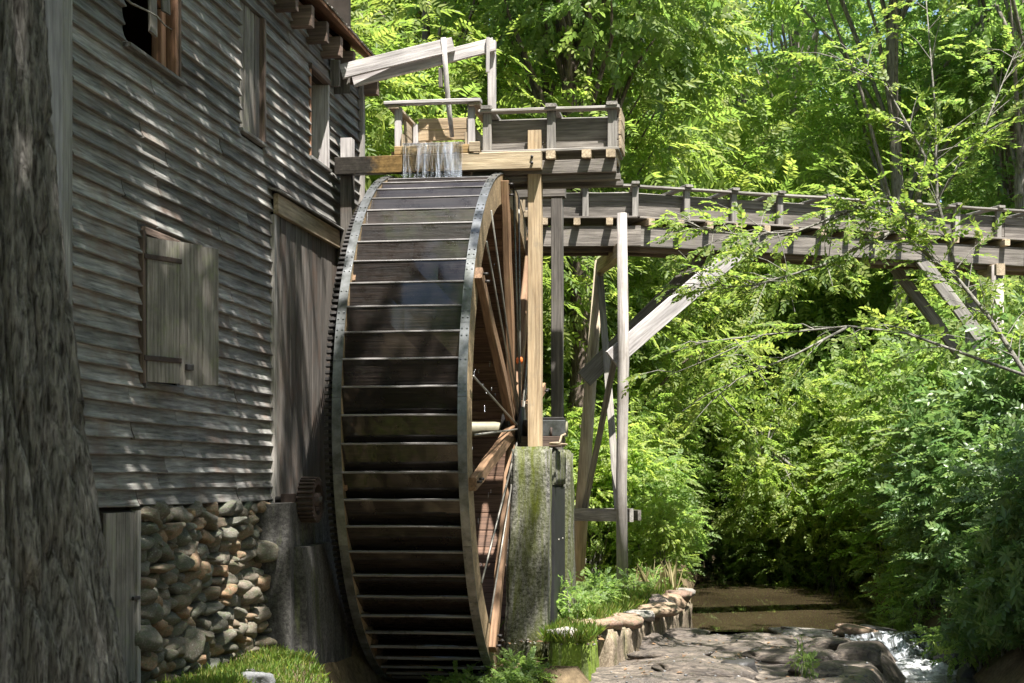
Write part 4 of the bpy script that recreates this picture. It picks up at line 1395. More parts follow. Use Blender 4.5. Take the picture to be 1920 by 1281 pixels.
# gate levers
lev = thing('gate_lever', 'upper pale lever beam from the mill wall to the gate rod', 'lever', (-4.0, 17.85, 6.4))
beam('lever_arm', (-4.60, 17.86, 6.375), (-3.36, 18.22, 6.735), 0.06, 0.165, 'pale', lev, seg=4)
tube('gate_rod', [(-3.46, 18.145, 6.80), (-3.445, 18.21, 6.42), (-3.42, 18.29, 6.0), (-3.40, 18.385, 5.70)], [0.030, 0.032, 0.030, 0.027], 'rodwood', lev, 8, None, 0.1)
box('hanger', (-3.53, 18.20, 6.25), (-3.485, 18.26, 6.47), 'flumedark', lev)
lev2 = thing('gate_lever', 'lower pale lever beam that ends on the tall corner post', 'lever', (-4.0, 18.1, 6.4))
beam('lever_arm', (-4.51, 18.06, 6.32), (-2.90, 18.36, 6.755), 0.06, 0.155, 'pale', lev2, seg=4)
box('strap', (-2.985, 18.27, 6.42), (-2.945, 18.31, 6.82), 'pale', lev2)
brk = thing('wall_bracket', 'dark wooden bracket blocks on the clapboards holding the lever beams', 'bracket', (-4.66, 17.9, 6.3))
box('block', (-4.72, 17.80, 6.20), (-4.605, 17.86, 6.50), 'flumedark', brk)
box('block', (-4.72, 18.0, 6.16), (-4.53, 18.02, 6.42), 'flumedark', brk)

# ------------------------------------------------------------------ retaining walls, rocks
mw = put('mossy_wall', pier_mesh('mossy_wall', (-2.16, 17.30), (-1.66, 18.55), (-2.14, 17.34), (-1.70, 18.55), -1.3, -0.06, 'greenconc', 8, 0.03))
tag(mw, 'bright green mossy wall end below the concrete pier at the creek edge', 'wall')
rw = thing('retaining_wall', 'low curved creekside wall capped with broad flat stones at the edge of the pool', 'wall', (-1.3, 21, -0.4))
wl = [(-1.72, 18.5), (-1.62, 19.2), (-1.52, 19.9), (-1.40, 20.6), (-1.28, 21.25), (-1.16, 21.9), (-1.06, 22.55), (-0.99, 23.15), (-0.97, 23.65)]
for k, (a, b) in enumerate(zip(wl, wl[1:])):
    a3, b3 = Vector((*a, -0.38)), Vector((*b, -0.38))
    d = (b3 - a3).normalized()
    m, ln = frame(a3 - d * 0.03, b3 + d * 0.03)
    me = pier_mesh('wall_block', (-ln / 2, -0.25), (ln / 2, 0.23), (-ln / 2, -0.22), (ln / 2, 0.22), -0.40, 0.30, 'tanconc', 6, 0.03)
    put('wall_block', me, rw, m @ Matrix.Translation((0, 0.05, U(-.02, .02))))
caps = [ico_mesh('cap_stone', M['capstone'], 40 + s, 0.55, 0.2) for s in range(7)]
cs = [(-1.98, 17.55, -0.02, .24, .26, .07, .2), (-1.83, 18.5, 0.0, .28, .24, .07, .3), (-1.66, 19.05, -0.03, .26, .30, .08, .1), (-1.55, 19.7, -0.02, .30, .34, .08, .4), (-1.42, 20.35, -0.03, .28, .32, .075, .2),
      (-1.28, 21.0, 0.0, .34, .38, .085, .5), (-1.18, 21.7, 0.02, .30, .36, .09, .0), (-1.08, 22.35, 0.0, .30, .35, .08, .3), (-1.03, 22.95, 0.02, .26, .30, .085, .2), (-1.02, 23.5, 0.03, .22, .26, .08, .7), (-1.35, 23.3, 0.05, .25, .3, .07, .7)]
for k, (x, y, z, a, b, c, r) in enumerate(cs):
    put('cap_stone', caps[k % 7], rw, trs((x, y, z - 0.015), (U(-.08, .08), U(-.08, .08), r), (a * 1.12, b * 1.2, c * 1.6)))
rk = [ico_mesh('rock', M['capstone'], 70 + s, 0.3, 0.3, 3) for s in range(4)]
dk = [ico_mesh('rock', M['darkrock'], 80 + s, 0.3, 0.35, 3) for s in range(4)]
def rock(me, loc, sc, rz, label, name='rock', group=None):
    return tag(put(name, me, None, trs(loc, (U(-.1, .1), U(-.1, .1), rz), sc)), label, 'rock', group)
rock(dk[0], (-0.06, 18.35, -0.50), (.27, .22, .19), 0.2, 'angular black boulder on the rock ledge at the bottom edge', 'boulder')
rock(rk[0], (0.85, 22.9, -0.46), (.62, .40, .09), 0.1, 'long flat tan rock just breaking the pool surface above the little fall')
rock(rk[2], (1.55, 23.1, -0.45), (.45, .30, .10), 0.4, 'flat tan rock in the shallows under the shrub, next to the long flat one')
rock(dk[1], (1.75, 23.2, -0.46), (.34, .22, .11), 0.0, 'dark wet rock at the head of the little fall under the shrubs')
rock(dk[2], (0.75, 21.9, -0.46), (.26, .16, .08), 0.2, 'small flat black rock at the lip of the ledge')
rock(dk[3], (2.75, 21.7, -0.72), (.38, .30, .25), 0.3, 'dark wet rock at the foot of the right bank beside the foam')
rock(dk[1], (2.85, 21.0, -0.76), (.24, .2, .16), 0.9, 'small shiny dark rock under the glossy shrub right of the foam')
rock(rk[1], (-2.62, 17.25, -0.50), (.34, .26, .18), 0.2, 'brown rock at the foot of the mossy pier')
rock(dk[0], (-2.86, 17.15, -0.58), (.25, .2, .14), 0.5, 'small dark rock at the foot of the water wheel')
rock(dk[2], (-2.32, 17.2, -0.46), (.22, .2, .12), 0.5, 'dark flat rock between the pier and the mossy wall')
rock(ico_mesh('rock', M['greyrock'], 99, 0.3, 0.3, 3), (-3.98, 12.75, 0.05), (.17, .13, .09), 0.4, 'grey pointed rock lying in the sunny grass')
rock(rk[1], (-4.12, 12.9, 0.05), (.11, .08, .07), 0.0, 'small pinkish rock in the grass next to the grey one')

# broken plates on the ledge, pebbles, fallen leaves
pl = [ico_mesh('rock_plate', M['ledge'], 120 + q, 0.15, 0.2, 3) for q in range(5)]
GP = 'broken plates of rock on the ledge'
for k, (x, y, a, b2, c, rz) in enumerate(((-0.9, 19.2, .55, .35, .12, .3), (-0.2, 20.6, .75, .40, .10, .5), (0.5, 19.7, .6, .45, .11, -.2), (1.05, 21.0, .5, .35, .14, .6), (-0.9, 21.6, .6, .4, .10, .2), (0.1, 22.0, .7, .35, .09, .1),
        (0.9, 18.6, .45, .35, .12, .9), (-0.5, 17.9, .6, .40, .11, -.3), (0.35, 17.6, .5, .3, .13, .3), (1.35, 19.9, .40, .35, .2, .1), (1.5, 22.3, .35, .3, .14, .7), (-1.25, 20.4, .35, .5, .11, .2))):
    o = put('rock_plate', pl[k % 5], None, trs((x, y, ledge_z(x, y) - 0.02), (U(-.08, .08), U(-.08, .08), rz), (a, b2, c)))
    tag(o, 'low brown slab of broken rock lying on the creek ledge', 'rock', GP)
def bits(name, n, fx, smin, smax, mat, flat, label, cat):
    import bmesh
    geos = []
    for _ in range(n):
        x, y, z = fx()
        q = U(smin, smax)
        vs = []
        for (a, b2, c) in ((1, 0, 0), (-1, 0, 0), (0, 1, 0), (0, -1, 0), (0, 0, 1), (0, 0, -1)):
            vs.append(Vector((x + (a + U(-.3, .3)) * q, y + (b2 + U(-.3, .3)) * q, z + (c + U(-.3, .3)) * q * flat)))
        geos.append((vs, [(0, 2, 4), (2, 1, 4), (1, 3, 4), (3, 0, 4), (2, 0, 5), (1, 2, 5), (3, 1, 5), (0, 3, 5)]))
    o = put(name, mesh(name, *cat_geo(geos), M[mat], True))
    tag(o, label, cat, kind='stuff')
def onledge():
    x, y = U(-1.5, 1.5), U(17.0, 22.6)
    return x, y, ledge_z(x, y) + 0.005
bits('pebbles', 420, onledge, .006, .022, 'greyrock', .6, 'small pebbles scattered over the rock ledge', 'pebbles')
def onbank():
    y = U(17.3, 25.5)
    x = lbank(y) - U(0.0, 1.2)
    return x, y, max(ground(x, y), -0.1) + 0.01
bits('gravel', 700, onbank, .008, .03, 'capstone', .6, 'gravel and small stones on the bank by the trestle', 'gravel')
def litter(name, n, fx, label):
    p = np.array([fx() for _ in range(n)])
    D = np.stack([NP.normal(0, 1, n), NP.normal(0, 1, n), NP.normal(0, .15, n)], 1)
    Nn = np.stack([NP.normal(0, .25, n), NP.normal(0, .25, n), np.ones(n)], 1)
    o = put(name, leaf_mesh(name, p + np.array([0, 0, .008]), D, Nn, NP.uniform(.04, .09, n), NP.uniform(.025, .05, n), M['deadleaf']))
    tag(o, label, 'leaf litter', kind='stuff')
litter('leaf_litter', 160, onledge, 'dry brown leaves fallen on the rock ledge')
litter('leaf_litter', 500, onbank, 'dry brown leaves lying along the left bank')

# ------------------------------------------------------------------ moving water
def strands():
    geos = []
    rs = random.Random(3)
    for k in range(18):
        x = rs.uniform(-3.86, -3.17) if k > 6 else (-3.84, -3.60, -3.45, -3.36, -3.22, -3.18, -3.70)[k]
        r = rs.uniform(0.0015, 0.003) * (2.2 if k < 4 else 1)
        zb = 5.20 if k < 9 else rs.uniform(5.22, 5.42)
        y0 = 17.81
        pts = [Vector((x + rs.uniform(-.004, .004) + 0.01 * math.sin(i + k), y0 - 0.030 * (i / 6) ** 0.5 * (1.2 if k < 9 else 0.3), 5.515 - (5.515 - zb) * i / 6)) for i in range(7)]
        geos.append(tube_geo(pts, [r * rs.uniform(0.6, 1.5) for _ in pts], 6, True))
    for k in range(34):   # splash where it strikes the wheel
        x, y = rs.uniform(-3.85, -3.15), rs.uniform(17.70, 17.86)
        zt = HUB.z + math.sqrt(RW ** 2 - (HUB.y - y) ** 2)
        p = Vector((x, y, zt + rs.uniform(0.0, .03)))
        geos.append(tube_geo([p, p + Vector((rs.uniform(-.02, .02), rs.uniform(-.03, .01), rs.uniform(.01, .035)))], [0.006, 0.002], 5))
    o = put('falling_water', mesh('falling_water', *cat_geo(geos), M['fall'], True))
    tag(o, 'thin strands of water falling from the sluice lip onto the wheel', 'water', kind='stuff')
    o = put('water_film', mesh('water_film', *joinboxes([((-3.86, 17.800, 5.11), (-3.18, 17.806, 5.51)), ((-3.87, 17.80, 5.508), (-3.17, 18.40, 5.522))]), M['film']))
    tag(o, 'thin sheet of water sliding over the sluice lip and beam', 'water', kind='stuff')
    geos = []
    for k in range(150):
        a = rs.uniform(0.15, 2.9)
        rr = rs.uniform(0.3, 2.4)
        p = Vector((rs.uniform(-3.9, -2.85), HUB.y - rr * math.cos(a), HUB.z + rr * math.sin(a) * (1 if k % 3 else -1)))
        geos.append(tube_geo([p, p - Vector((0, 0, rs.uniform(.02, .07)))], [0.004, 0.003], 4))
    o = put('water_drops', mesh('water_drops', *cat_geo(geos), M['fall'], True))
    tag(o, 'bright drops of water dripping inside the wheel', 'water', kind='stuff')
strands()
def chute_z(x, y):
    z = -0.445 - 0.40 * sst(22.95, 21.75, y + 0.25 * mnoise.noise(Vector((x * 2.5, 0, 3)))) + 0.05 * mnoise.noise(Vector((x * 4, y * 1.5, 5)))
    return max(z, ledge_z(x, y) + 0.012) + 0.02 * mnoise.noise(Vector((x * 9, y * 4, 1)))
o = grid_sheet('chute_water', 1.35, 2.85, 21.5, 23.3, 60, 70, chute_z, 'chute', 'stuff')
tag(o, 'thin fast water sliding over the right end of the ledge', 'water', kind='stuff')
def foam_z(x, y):
    w = 0.35 * mnoise.noise(Vector((x * 2.3, y * 2.3, 6)))
    r = math.hypot((x - 2.15) / 0.75, (y - 21.5) / 0.8) + w
    h = max(0.0, 1 - r)
    return -0.83 + 0.16 * h ** 0.7 + (0.07 * mnoise.noise(Vector((x * 5, y * 7, 2))) + 0.05 * abs(mnoise.noise(Vector((x * 13, y * 13, 8))))) * min(1, h * 3)
o = grid_sheet('foam', 1.2, 3.1, 20.5, 22.5, 110, 110, foam_z, 'foam', 'stuff')
tag(o, 'white foaming water at the foot of the little fall', 'water', kind='stuff')

# ------------------------------------------------------------------ foreground tree
def fg_tree():
    t = thing('foreground_tree', 'thick rough barked tree trunk at the left edge close to the viewer', 'tree', (-3.12, 6.15, 0))
    na, nz, H = 300, 380, 9.0
    vs = []
    for j in range(nz + 1):
        f = j / nz
        z = -0.3 + H * (f ** 1.25)
        cx, cy = -3.12 - 0.02 * z, 6.15 + 0.02 * z
        r = 0.225 + 0.54 * math.exp(-max(z, 0) / 1.9) + 0.02 * math.sin(z * 1.3)
        for i in range(na):
            a = 2 * math.pi * i / na
            q = Vector((math.cos(a), math.sin(a), 0))
            u = a * 8.5 + 1.3 * mnoise.noise(Vector((q.x * 1.5, q.y * 1.5, z * 1.5)))
            w = mnoise.noise(Vector((q.x * 6.5 + 0.25 * math.sin(z * 5), q.y * 6.5, z * 0.55)))
            w2 = mnoise.noise(Vector((q.x * 12, q.y * 12, z * 1.9 + 9)))
            ridge = max(0.0, 1 - abs(w) * 4.2)
            ridge2 = max(0.0, 1 - abs(w2) * 3.6)
            d = 0.095 * ridge + 0.04 * ridge2 + 0.010 * mnoise.noise(Vector((q.x * 25, q.y * 25, z * 11)))
            rr = r - d + 0.03
            vs.append((cx + q.x * rr, cy + q.y * rr, z))
    fs = [(j * na + i, j * na + (i + 1) % na, (j + 1) * na + (i + 1) % na, (j + 1) * na + i) for j in range(nz) for i in range(na)]
    o = Vector((-3.12, 6.15, 0))
    put('trunk', mesh('trunk', [Vector(v) - o for v in vs], fs, M['barkfg'], True), t, Matrix.Translation(o))
    rs = random.Random(21)
    geos, blobs = [], []
    top = Vector((-3.3, 6.33, 8.6))
    tips = []
    for k in range(58):
        x, y = rs.uniform(-5.2, 0.8), rs.uniform(5.0, 12.8)
        if x > -1.9 and y > 12.1: continue
        if math.hypot(x + 0.6, y - 8.9) < 1.65: continue
        tips.append(Vector((x, y, rs.uniform(10.6, 13.6) + 0.12 * (y - 6))))
    for k in range(22):
        tips.append(Vector((rs.uniform(-4, 1.2), rs.uniform(0.5, 5.0), rs.uniform(9.5, 13))))
    for e in tips:
        m1 = top.lerp(e, 0.5) + Vector((0, 0, 0.5))
        geos.append(tube_geo([top - Vector((0, 0, .4)), m1, e], [0.09, 0.05, 0.012], 6, False))
        blobs.append((tuple(e), rs.uniform(0.7, 1.15)))
    put('limbs', mesh('limbs', *cat_geo(geos), M['bark'], True), t, Matrix.Identity(4))
    put('crown', crown_mesh('crown', blobs, 62, 'ovate', 1.35, M['leafmid']), t, Matrix.Identity(4))
fg_tree()

# ------------------------------------------------------------------ woods
WALNUT = tree_kind('walnut', 13.5, 4.2, 4.2, 26, 48, 'pinnate', 1.4, 'leafbright', 'bark', 1, 0.2)
WALNUTB = tree_kind('walnut_low', 10.5, 2.6, 3.6, 24, 48, 'pinnate', 1.4, 'leafbright', 'bark', 2, 0.15)
TALL = tree_kind('tall', 19.0, 10.5, 3.8, 22, 36, 'ovate', 1.35, 'leafmid', 'barkmid', 3, 0.24)
DKT = tree_kind('darktall', 17.0, 9.5, 3.4, 20, 42, 'ovate', 1.3, 'leafmid', 'bark', 13, 0.24)
MID = tree_kind('mid', 11.0, 1.8, 3.2, 28, 42, 'ovate', 1.3, 'leafmid', 'bark', 4, 0.14)
DARK = tree_kind('dark', 9.0, 0.9, 3.0, 26, 46, 'ovate', 1.2, 'leafdark', 'bark', 5, 0.12)
SHA = shrub_kind('shrub_a', 1.25, 2.8, 26, 120, 'ovate', 0.85, 'leafmid', 6)
SHB = shrub_kind('shrub_b', 1.3, 2.6, 26, 110, 'ovate', 1.0, 'leafblue', 7)
SHC = shrub_kind('shrub_c', 1.2, 3.2, 26, 120, 'ovate', 0.72, 'leafbright', 8)
SHW = shrub_kind('shrub_w', 0.75, 1.1, 18, 170, 'whorl', 1.0, 'leafblue', 9, (0.25, 0.42))
WEED = shrub_kind('weed', 0.20, 0.22, 8, 380, 'ovate', 0.42, 'leafmid', 10, (0.12, 0.2), 4)
TP, SP = ('trunk', 'crown'), ('stem', 'foliage')
def near(loc):
    return Vector((loc[0], loc[1], ground(loc[0], loc[1]) - 0.05))
def T(kind, x, y, sc, label, group=None, name='broadleaf_tree', parts=TP, cat='tree'):
    return plant(kind, parts, name, near((x, y)), U(0, 6.28), sc, label, cat, group)
T(DKT, -2.85, 27.0, 1.0, 'dark straight tree trunk standing just behind the trestle at the flume bend')
GW = 'sunlit walnut trees behind the wheel and flume'
LW = 'sunlit walnut tree with feathery bright green leaves in the woods behind the sluice box and flume'
for (x, y, s), lb in zip(((-5.6, 27.5, 1.0), (-8.3, 29.5, 1.0), (-3.9, 30.5, 1.05), (-2.9, 30.4, 0.9), (-6.9, 33.5, 1.15), (-9.6, 34.5, 1.1), (-3.2, 35.5, 1.2)), ['feathery walnut tree behind the left lever beam', 'feathery walnut tree beside the eave of the mill', 'feathery walnut tree behind the overflow trough', 'feathery walnut tree rising above the bend of the flume', 'feathery walnut tree far back behind the gate post', 'feathery walnut tree farthest back behind the mill roof', 'feathery walnut tree farthest back above the trestle']):
    T(WALNUT, x, y, s, lb, GW, 'walnut_tree')
for (x, y, s), lb in zip(((-5.3, 26.4, 0.85), (-6.6, 25.2, 0.9), (3.8, 38.5, 1.0), (-1.2, 38.0, 1.0)), ['low spreading walnut closest behind the sluice box', 'low spreading walnut closest behind the corner of the mill', 'low walnut beyond the right end of the flume', 'low walnut far back over the dark creek bend']):
    T(WALNUTB, x, y, s, lb, GW, 'walnut_tree')
T(TALL, 3.4, 35.5, 0.95, 'tall pale barked tree rising through the leaves above the middle of the flume')
T(TALL, 5.6, 36.5, 0.95, 'tall grey tree trunk near the upper right, left of the darker one')
T(TALL, 5.5, 33.5, 0.95, 'darker tall trunk nearest the upper right edge')
GM = 'green trees in the wooded hollow'
LM = 'leafy tree in the shaded wooded hollow beyond the flume'
for (x, y, s), lb in zip(((5.9, 36.2, 0.9), (2.6, 41.0, 1.0), (6.5, 40.0, 1.0), (-4.8, 39.5, 1.1), (4.6, 43.0, 1.0), (0.9, 44.5, 1.0), (-2.0, 43.0, 0.9), (7.5, 33.5, 0.9)), ['leafy tree under the upper right corner', 'leafy tree in the hollow above the flume braces', 'leafy tree far right behind the tall grey trunk', 'leafy tree deep behind the sluice gate', 'leafy tree far back between the two tall trunks', 'leafy tree straight above the creek end', 'leafy tree deep behind the flume bend', 'leafy tree beyond the right edge of the flume']):
    T(MID, x, y, s, lb, GM)
GD = 'dark understory trees along the creek'
LD = 'dark dense understory tree in deep shade along the creek'
for (x, y, s), lb in zip(((-3.1, 37.5, 0.8), (-0.3, 48.5, 1.0), (1.9, 47.0, 1.0), (-3.4, 47.5, 1.1), (-6.8, 44.5, 1.1), (5.2, 48.0, 1.2), (2.6, 41.5, 0.9), (-4.4, 33.0, 0.6)), ['dark understory tree behind the trestle slats', 'dark understory tree closing the end of the creek', 'dark understory tree right of the creek end', 'dark understory tree far behind the leaning log post', 'dark understory tree far behind the wheel top', 'dark understory tree far back under the right flume end', 'dark understory tree in the gap under the flume', 'small dark understory tree behind the timber frame posts']):
    T(DARK, x, y, s, lb, GD, 'understory_tree')
GF = 'far trees on the wooded slope'
LF = 'far broadleaf tree on the wooded slope behind everything'
k = 0
for yy in (46.5, 51, 56, 61, 66):
    xx = -0.285 * yy - 1.5
    while xx < 0.19 * yy + 2:  # far rows
        x, y = xx + U(-1, 1), yy + U(-1.5, 1.5)
        T((TALL, MID, WALNUT, TALL)[k % 4], x, y, U(0.9, 1.25), LF, GF)
        k += 1
        xx += 5.6
# off to the right: a tree whose crown hangs over the creek
T(DKT, 5.0, 15.0, (0.75, 0.75, 0.75), 'tree on the right bank whose crown hangs high over the rock ledge')
woods = thing('added_sky_blocking_trees', 'unseen trees added beyond the edges of the view to block sky light', 'woods', (8, 5, 0))  # out-of-view trees added to hold sky light off the mill wall
woods['kind'] = 'stuff'
for x, y, q in ((9.5, 3.5, 1.0), (8.6, 8.5, 0.95), (9.8, 13.0, 1.05), (-5.5, -5.5, 1.0), (-1.0, -6.5, 1.0), (4.0, -5.5, 1.0), (8.0, -2.0, 1.0)):
    for pn, me in zip(TP, MID):
        put(pn, me, woods, trs(near((x, y)), (0, 0, x * 1.7 + y), (q, q, q * 1.25)))
T(SHC, 0.55, 34.6, (0.85, 0.85, 0.8), 'low bush dipping to the water at the left foot of the large sunlit bush', None, 'bush', SP, 'bush')
T(SHC, 1.75, 33.2, (1.0, 1.0, 0.9), 'small yellow green bush touching the pool in front of the large sunlit bush', None, 'bush', SP, 'bush')
T(SHC, 2.7, 32.0, (1.1, 1.1, 1.2), 'yellow green bush standing right of the large sunlit leaning bush', None, 'bush', SP, 'bush')
T(SHC, 0.9, 40.5, (1.5, 1.5, 1.6), 'tall yellow green bush beyond the large sunlit bush in the hollow', None, 'bush', SP, 'bush')
T(SHC, 2.9, 38.5, (1.7, 1.7, 1.8), 'tall yellow green bush on the slope under the middle of the flume', None, 'bush', SP, 'bush')
# shrubs
GL = 'bright bushes on the left bank behind the trestle'
LL = 'bright green bush on the left creek bank behind the trestle posts'
for (x, y, s), lb in zip(((-2.5, 26.4, .85), (-1.75, 26.9, .7), (-3.3, 27.6, 1.0), (-2.2, 28.6, .95), (-2.9, 29.4, 1.1), (-2.3, 31.0, 1.05), (-3.6, 26.2, .9), (-2.5, 33.6, 1.2), (-4.6, 28.2, 1.2), (-3.5, 31.0, 1.3), (-1.35, 25.4, .42), (-2.6, 36.5, 1.3)), ['bush at the foot of the leaning log post', 'bush just right of the front log post', 'bush showing between the dark rear post and the trestle', 'tall bush directly behind the front log post', 'bush behind the crossed slats of the trestle', 'bush above the girt behind the front log post', 'bush behind the rear concrete pier', 'farther tall bush at the left end of the pool', 'large bush hidden behind the water wheel', 'large bush behind the dark tree trunk', 'tiny bush by the dry grass at the wall end', 'farthest bush on the left bank in deep shade']):
    T(RR.choice((SHA, SHC)), x, y, (s, s, s * U(.9, 1.2)), lb, GL, 'bush', SP, 'bush')
T(SHA, 1.3, 34.8, (1.4, 1.3, 1.35), 'large sunlit bush leaning over the pool from the right bank', None, 'bush', SP, 'bush')
T(SHC, 0.35, 38.5, (1.1, 1.1, 1.0), 'yellow green bush over the far water left of the large sunlit one', None, 'bush', SP, 'bush')
GR = 'sunlit bushes up the right bank'
LR = 'sunlit leafy bush on the right bank above the pool'
for (x, y, s), lb in zip(((3.5, 30.4, 1.3), (2.9, 34.5, 1.6), (4.3, 28.4, 1.4), (2.5, 37.5, 1.6), (4.4, 32.0, 1.7), (1.6, 39.5, 1.3), (3.3, 28.0, 0.95), (1.9, 43.5, 1.3)), ['bush below the second pair of flume braces', 'broad bush above and right of the sunlit leaning bush', 'bush behind the slender overhanging trunk', 'tall bush far back right of the dark creek gap', 'high bush on the slope under the right flume end', 'far bush over the narrow end of the creek', 'small bush under the right hand braces', 'farthest right bank bush closing the creek']):
    T(RR.choice((SHA, SHC, SHA)), x, y, (s, s, s), lb, GR, 'bush', SP, 'bush')
GB = 'shaded dense bushes beside the creek at the right edge'
LB = 'shaded dark green bush beside the creek at the right edge'
for (x, y, s, h), lb in zip(((3.0, 24.2, .75, .8), (3.45, 22.7, .85, 1.0), (3.6, 24.9, 1.0, 1.1), (3.3, 26.3, .9, 1.0), (3.85, 20.6, .75, .8), (4.0, 21.8, .85, .95), (3.6, 19.2, .8, 1.0), (4.4, 23.4, 1.2, 1.1), (3.25, 23.3, .5, .55)), ['dark bush drooping over the right edge of the pool', 'dark bush above the small waterfall', 'dark bush behind the one above the waterfall', 'dark bush farthest back along the right water edge', 'dark bush just above the glossy shrubs', 'tall dark bush cut by the right edge', 'dark bush at the bottom right corner', 'dark bush highest up the right bank', 'small dark bush at the head of the waterfall']):
    T(SHB, x, y, (s, s, s * h), lb, GB, 'bush', SP, 'bush')
T(SHW, 3.3, 21.5, (.8, .8, .7), 'low glossy leaved shrub beside the dark wet rocks', None, 'shrub', SP, 'shrub')
T(SHW, 3.2, 20.3, (1.0, 1.0, .9), 'glossy shrub with whorled leaves at the bottom right corner', None, 'shrub', SP, 'shrub')
T(SHW, 3.3, 18.9, (1.0, 1.0, 1.2), 'taller glossy shrub cut by the right edge', None, 'shrub', SP, 'shrub')
GE = 'ferny weeds at the foot of the pier'
LE = 'small ferny green weed among the rocks at the foot of the pier'
for k in range(12):
    x = U(-3.2, -2.2)
    plant(WEED, SP, 'weed', (x, U(16.85, 17.3), -0.72 + 0.22 * max(0, x + 2.9)), U(0, 6.28), U(.5, .95), LE, 'weed', GE)
GT = 'weeds on the creek wall'
LT = 'low bright weed growing on top of the creek wall by the trestle'
for k in range(18):
    y = U(18.4, 24.6)
    plant(WEED, SP, 'weed', (lbank(y) - U(0.3, 1.1), y, 0.02), U(0, 6.28), U(.45, .95), LT, 'weed', GT)
plant(WEED, SP, 'weed', (-2.02, 18.6, 0.0), 0.3, (.8, .8, 1.2), 'upright light green weed in front of the black steel plate', 'weed')
plant(WEED, SP, 'weed', (0.62, 17.9, -0.5), 0.3, (.4, .4, .9), 'thin light green weed growing from the rock ledge', 'weed')

GQ = 'weeds along the right waterline'
LQ = 'small green weed on the dark soil of the right bank by the water'
for k in range(22):
    y = U(19.5, 26.5)
    plant(WEED, SP, 'weed', tuple(near((rbank(y) + U(0.0, 0.7), y)) + Vector((0, 0, .04))), U(0, 6.28), U(.8, 1.6), LQ, 'weed', GQ)
def leaning():
    """sapling rooted in the right bank that leans out over the pool"""
    root = near((2.7, 32.9))
    t = thing('leaning_sapling', 'bright leafy sapling leaning out from the right bank above the middle of the pool', 'sapling', root)
    rs = random.Random(31)
    spine = [root, Vector((2.0, 32.8, 0.9)), Vector((1.2, 32.6, 1.7)), Vector((0.4, 32.4, 2.4)), Vector((-0.1, 32.3, 2.9))]
    geos, blobs = [tube_geo(spine, [.06, .05, .04, .028, .012], 7, True, .05)], []
    for k in range(26):
        a = spine[rs.choice((1, 2, 2, 3, 3, 4))]
        e = a + Vector((rs.uniform(-.9, .9), rs.uniform(-.9, .6), rs.uniform(-1.5, 1.1)))
        e.z = max(e.z, 0.25)
        geos.append(tube_geo([a, a.lerp(e, .5) + Vector((0, 0, .15)), e], [.018, .012, .005], 5, False))
        blobs.append((tuple(e), rs.uniform(.35, .65)))
    put('stem', mesh('stem', *cat_geo(geos), M['twig'], True), t, Matrix.Identity(4))
    put('foliage', crown_mesh('foliage', blobs, 130, 'ovate', 0.85, M['leafbright'], 0.4), t, Matrix.Identity(4))
leaning()
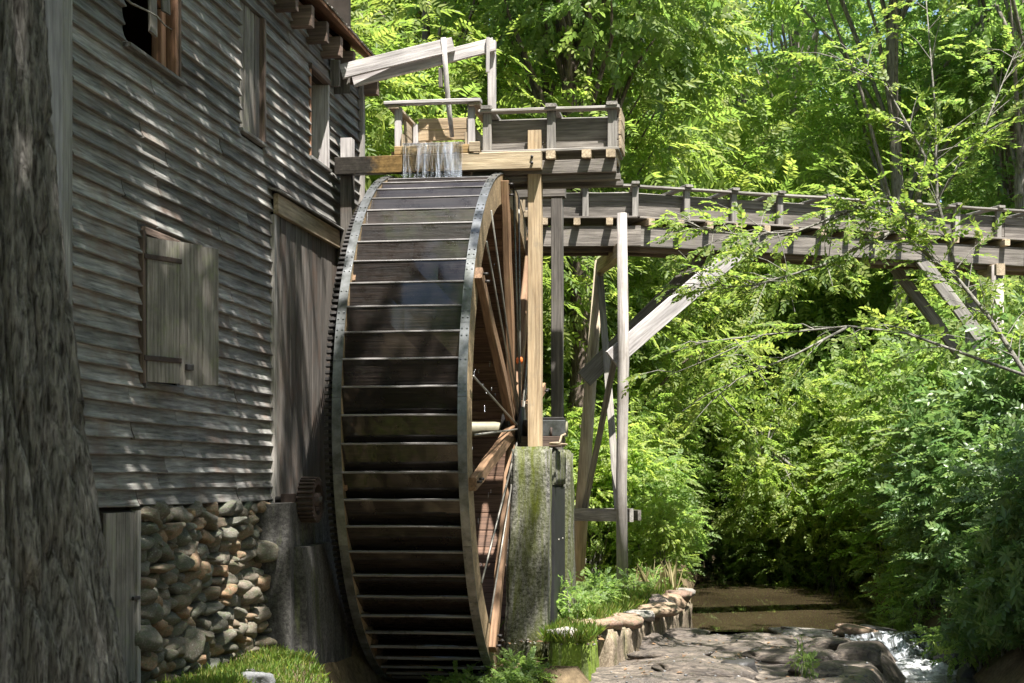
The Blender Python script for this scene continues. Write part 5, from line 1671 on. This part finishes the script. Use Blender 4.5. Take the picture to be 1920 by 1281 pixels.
def overhang():
    t = thing('overhanging_tree', 'slender grey branched tree reaching left across the flume from the right bank', 'tree', near((3.95, 20.6)))
    b = [([(3.95, 20.6, 0.0), (3.75, 20.5, 1.6), (3.35, 20.0, 2.95), (2.97, 20.4, 3.7), (2.6, 20.5, 4.2), (1.98, 20.5, 4.72), (1.75, 20.45, 5.0), (1.32, 20.41, 5.07), (0.6, 20.2, 4.78), (-0.1, 19.9, 4.72), (-0.64, 19.61, 4.78)], .038),
         ([(3.35, 20.0, 2.95), (2.5, 19.6, 3.22), (1.88, 19.48, 3.44), (1.2, 19.35, 3.52), (0.19, 19.23, 3.42), (-0.4, 19.15, 3.15), (-0.94, 19.07, 2.93)], .022),
         ([(2.6, 20.5, 4.2), (2.35, 20.5, 5.2), (2.32, 20.5, 6.4), (2.2, 20.5, 7.9)], .03),
         ([(1.98, 20.5, 4.72), (2.2, 20.4, 5.7), (1.7, 20.3, 6.6), (1.0, 20.2, 7.0)], .025),
         ([(1.9, 20.48, 4.85), (0.9, 20.2, 4.35), (0.1, 20.0, 4.1), (-0.5, 19.9, 4.05)], .022),
         ([(1.2, 19.35, 3.52), (0.6, 19.3, 3.2), (-0.1, 19.2, 2.9), (-0.5, 19.1, 2.55)], .018),
         ([(0.19, 19.23, 3.42), (-0.5, 19.3, 3.35), (-1.0, 19.3, 3.2)], .012),
         ([(2.35, 20.5, 5.2), (2.9, 20.6, 6.0), (3.3, 20.6, 7.0)], .022)]
    rs = random.Random(8)
    geos, P, D = [], [], []
    dens = (11, 3, 8, 9, 12, 3, 2, 9)
    for bi, (pts, r) in enumerate(b):
        n = len(pts)
        pts = [Vector(p) for p in pts]
        geos.append(tube_geo(pts, [r * (1 - 0.85 * i / (n - 1)) for i in range(n)], 7, True, 0.05))
        for i in range(max(1, n // 3), n):
            for q in range(dens[bi]):
                a = pts[i - 1].lerp(pts[i], rs.random())
                d = (pts[i] - pts[i - 1]).normalized() * 0.6 + Vector((rs.gauss(0, .6), rs.gauss(0, .6), rs.gauss(0.05, .35)))
                e = a + d.normalized() * rs.uniform(0.25, 0.8)
                geos.append(tube_geo([a, a.lerp(e, .5) + Vector((0, 0, .04)), e], [0.007, 0.005, 0.003], 4, False))
                for f in (0.45, 0.75, 1.0):
                    P.append(a.lerp(e, f)); D.append(d + Vector((rs.gauss(0, .5), rs.gauss(0, .5), rs.gauss(-.05, .2))))
    vs, fs = cat_geo(geos)
    put('branches', mesh('branches', vs, fs, M['twig'], True), t, Matrix.Identity(4))
    P, D = np.array(P), np.array(D)
    nn = np.array([[0, 0, 1.0]]) + NP.normal(0, 0.3, P.shape)
    a, b2, c2, l, w, K = sprays(P, D, nn, 'ovate', 0.75)
    put('leaves', leaf_mesh('leaves', a, b2, c2, l, w, M['leafbright']), t, Matrix.Identity(4))
overhang()

# ------------------------------------------------------------------ grass
def grass(name, n, fx, label, mat, h0, h1):
    pts = np.array([fx() for _ in range(n)])
    D = np.stack([NP.normal(0, .35, n), NP.normal(0, .35, n), np.ones(n)], 1)
    Nn = np.stack([NP.normal(0, 1, n), NP.normal(0, 1, n), np.full(n, .2)], 1)
    ln = NP.uniform(h0, h1, n)
    o = put(name, leaf_mesh(name, pts, D, Nn, ln, np.full(n, .007) + 0.03 * ln, M[mat], droop=0.35, fold=0.1))
    tag(o, label, 'grass', kind='stuff')
def g1():
    y = U(11.2, 15.0)
    x = -4.62 + 1.0 * RR.random() ** 0.8
    return (x, y, ground(x, y) - 0.01)
def g2():
    y = U(18.4, 25.6)
    x = lbank(y) - abs(RR.gauss(0, .45)) - 0.08
    return (x, y, max(ground(x, y), -0.12) - 0.01)
def g3():
    x, y = U(-2.2, -1.66), U(17.25, 18.5)
    return (x, y, -0.07)
grass('grass', 9000, g1, 'short sunlit grass in front of the stone foundation', 'grass', .03, .11)
grass('grass', 9000, g2, 'grass and low growth on the bank under the trestle', 'grass', .04, .17)
grass('grass', 1800, g3, 'long grass hanging over the mossy wall end', 'grass', .07, .2)
grass('dry_grass', 50, lambda: (U(-1.75, -1.0), U(22.6, 24.2), 0.0), 'dry seeding grass stems beside the front trestle post', 'drygrass', .25, .6)

vine = tube('dead_vine', [(-4.66, 11.0, 5.42), (-4.64, 11.3, 5.34), (-4.60, 11.55, 5.30), (-4.58, 11.8, 5.32), (-4.57, 12.0, 5.33), (-4.56, 12.15, 5.30), (-4.56, 12.3, 5.31)], [.009, .010, .009, .008, .007, .006, .004], 'twig', None, 6)
tag(vine, 'bare pale vine hanging across the top left clapboards', 'vine')
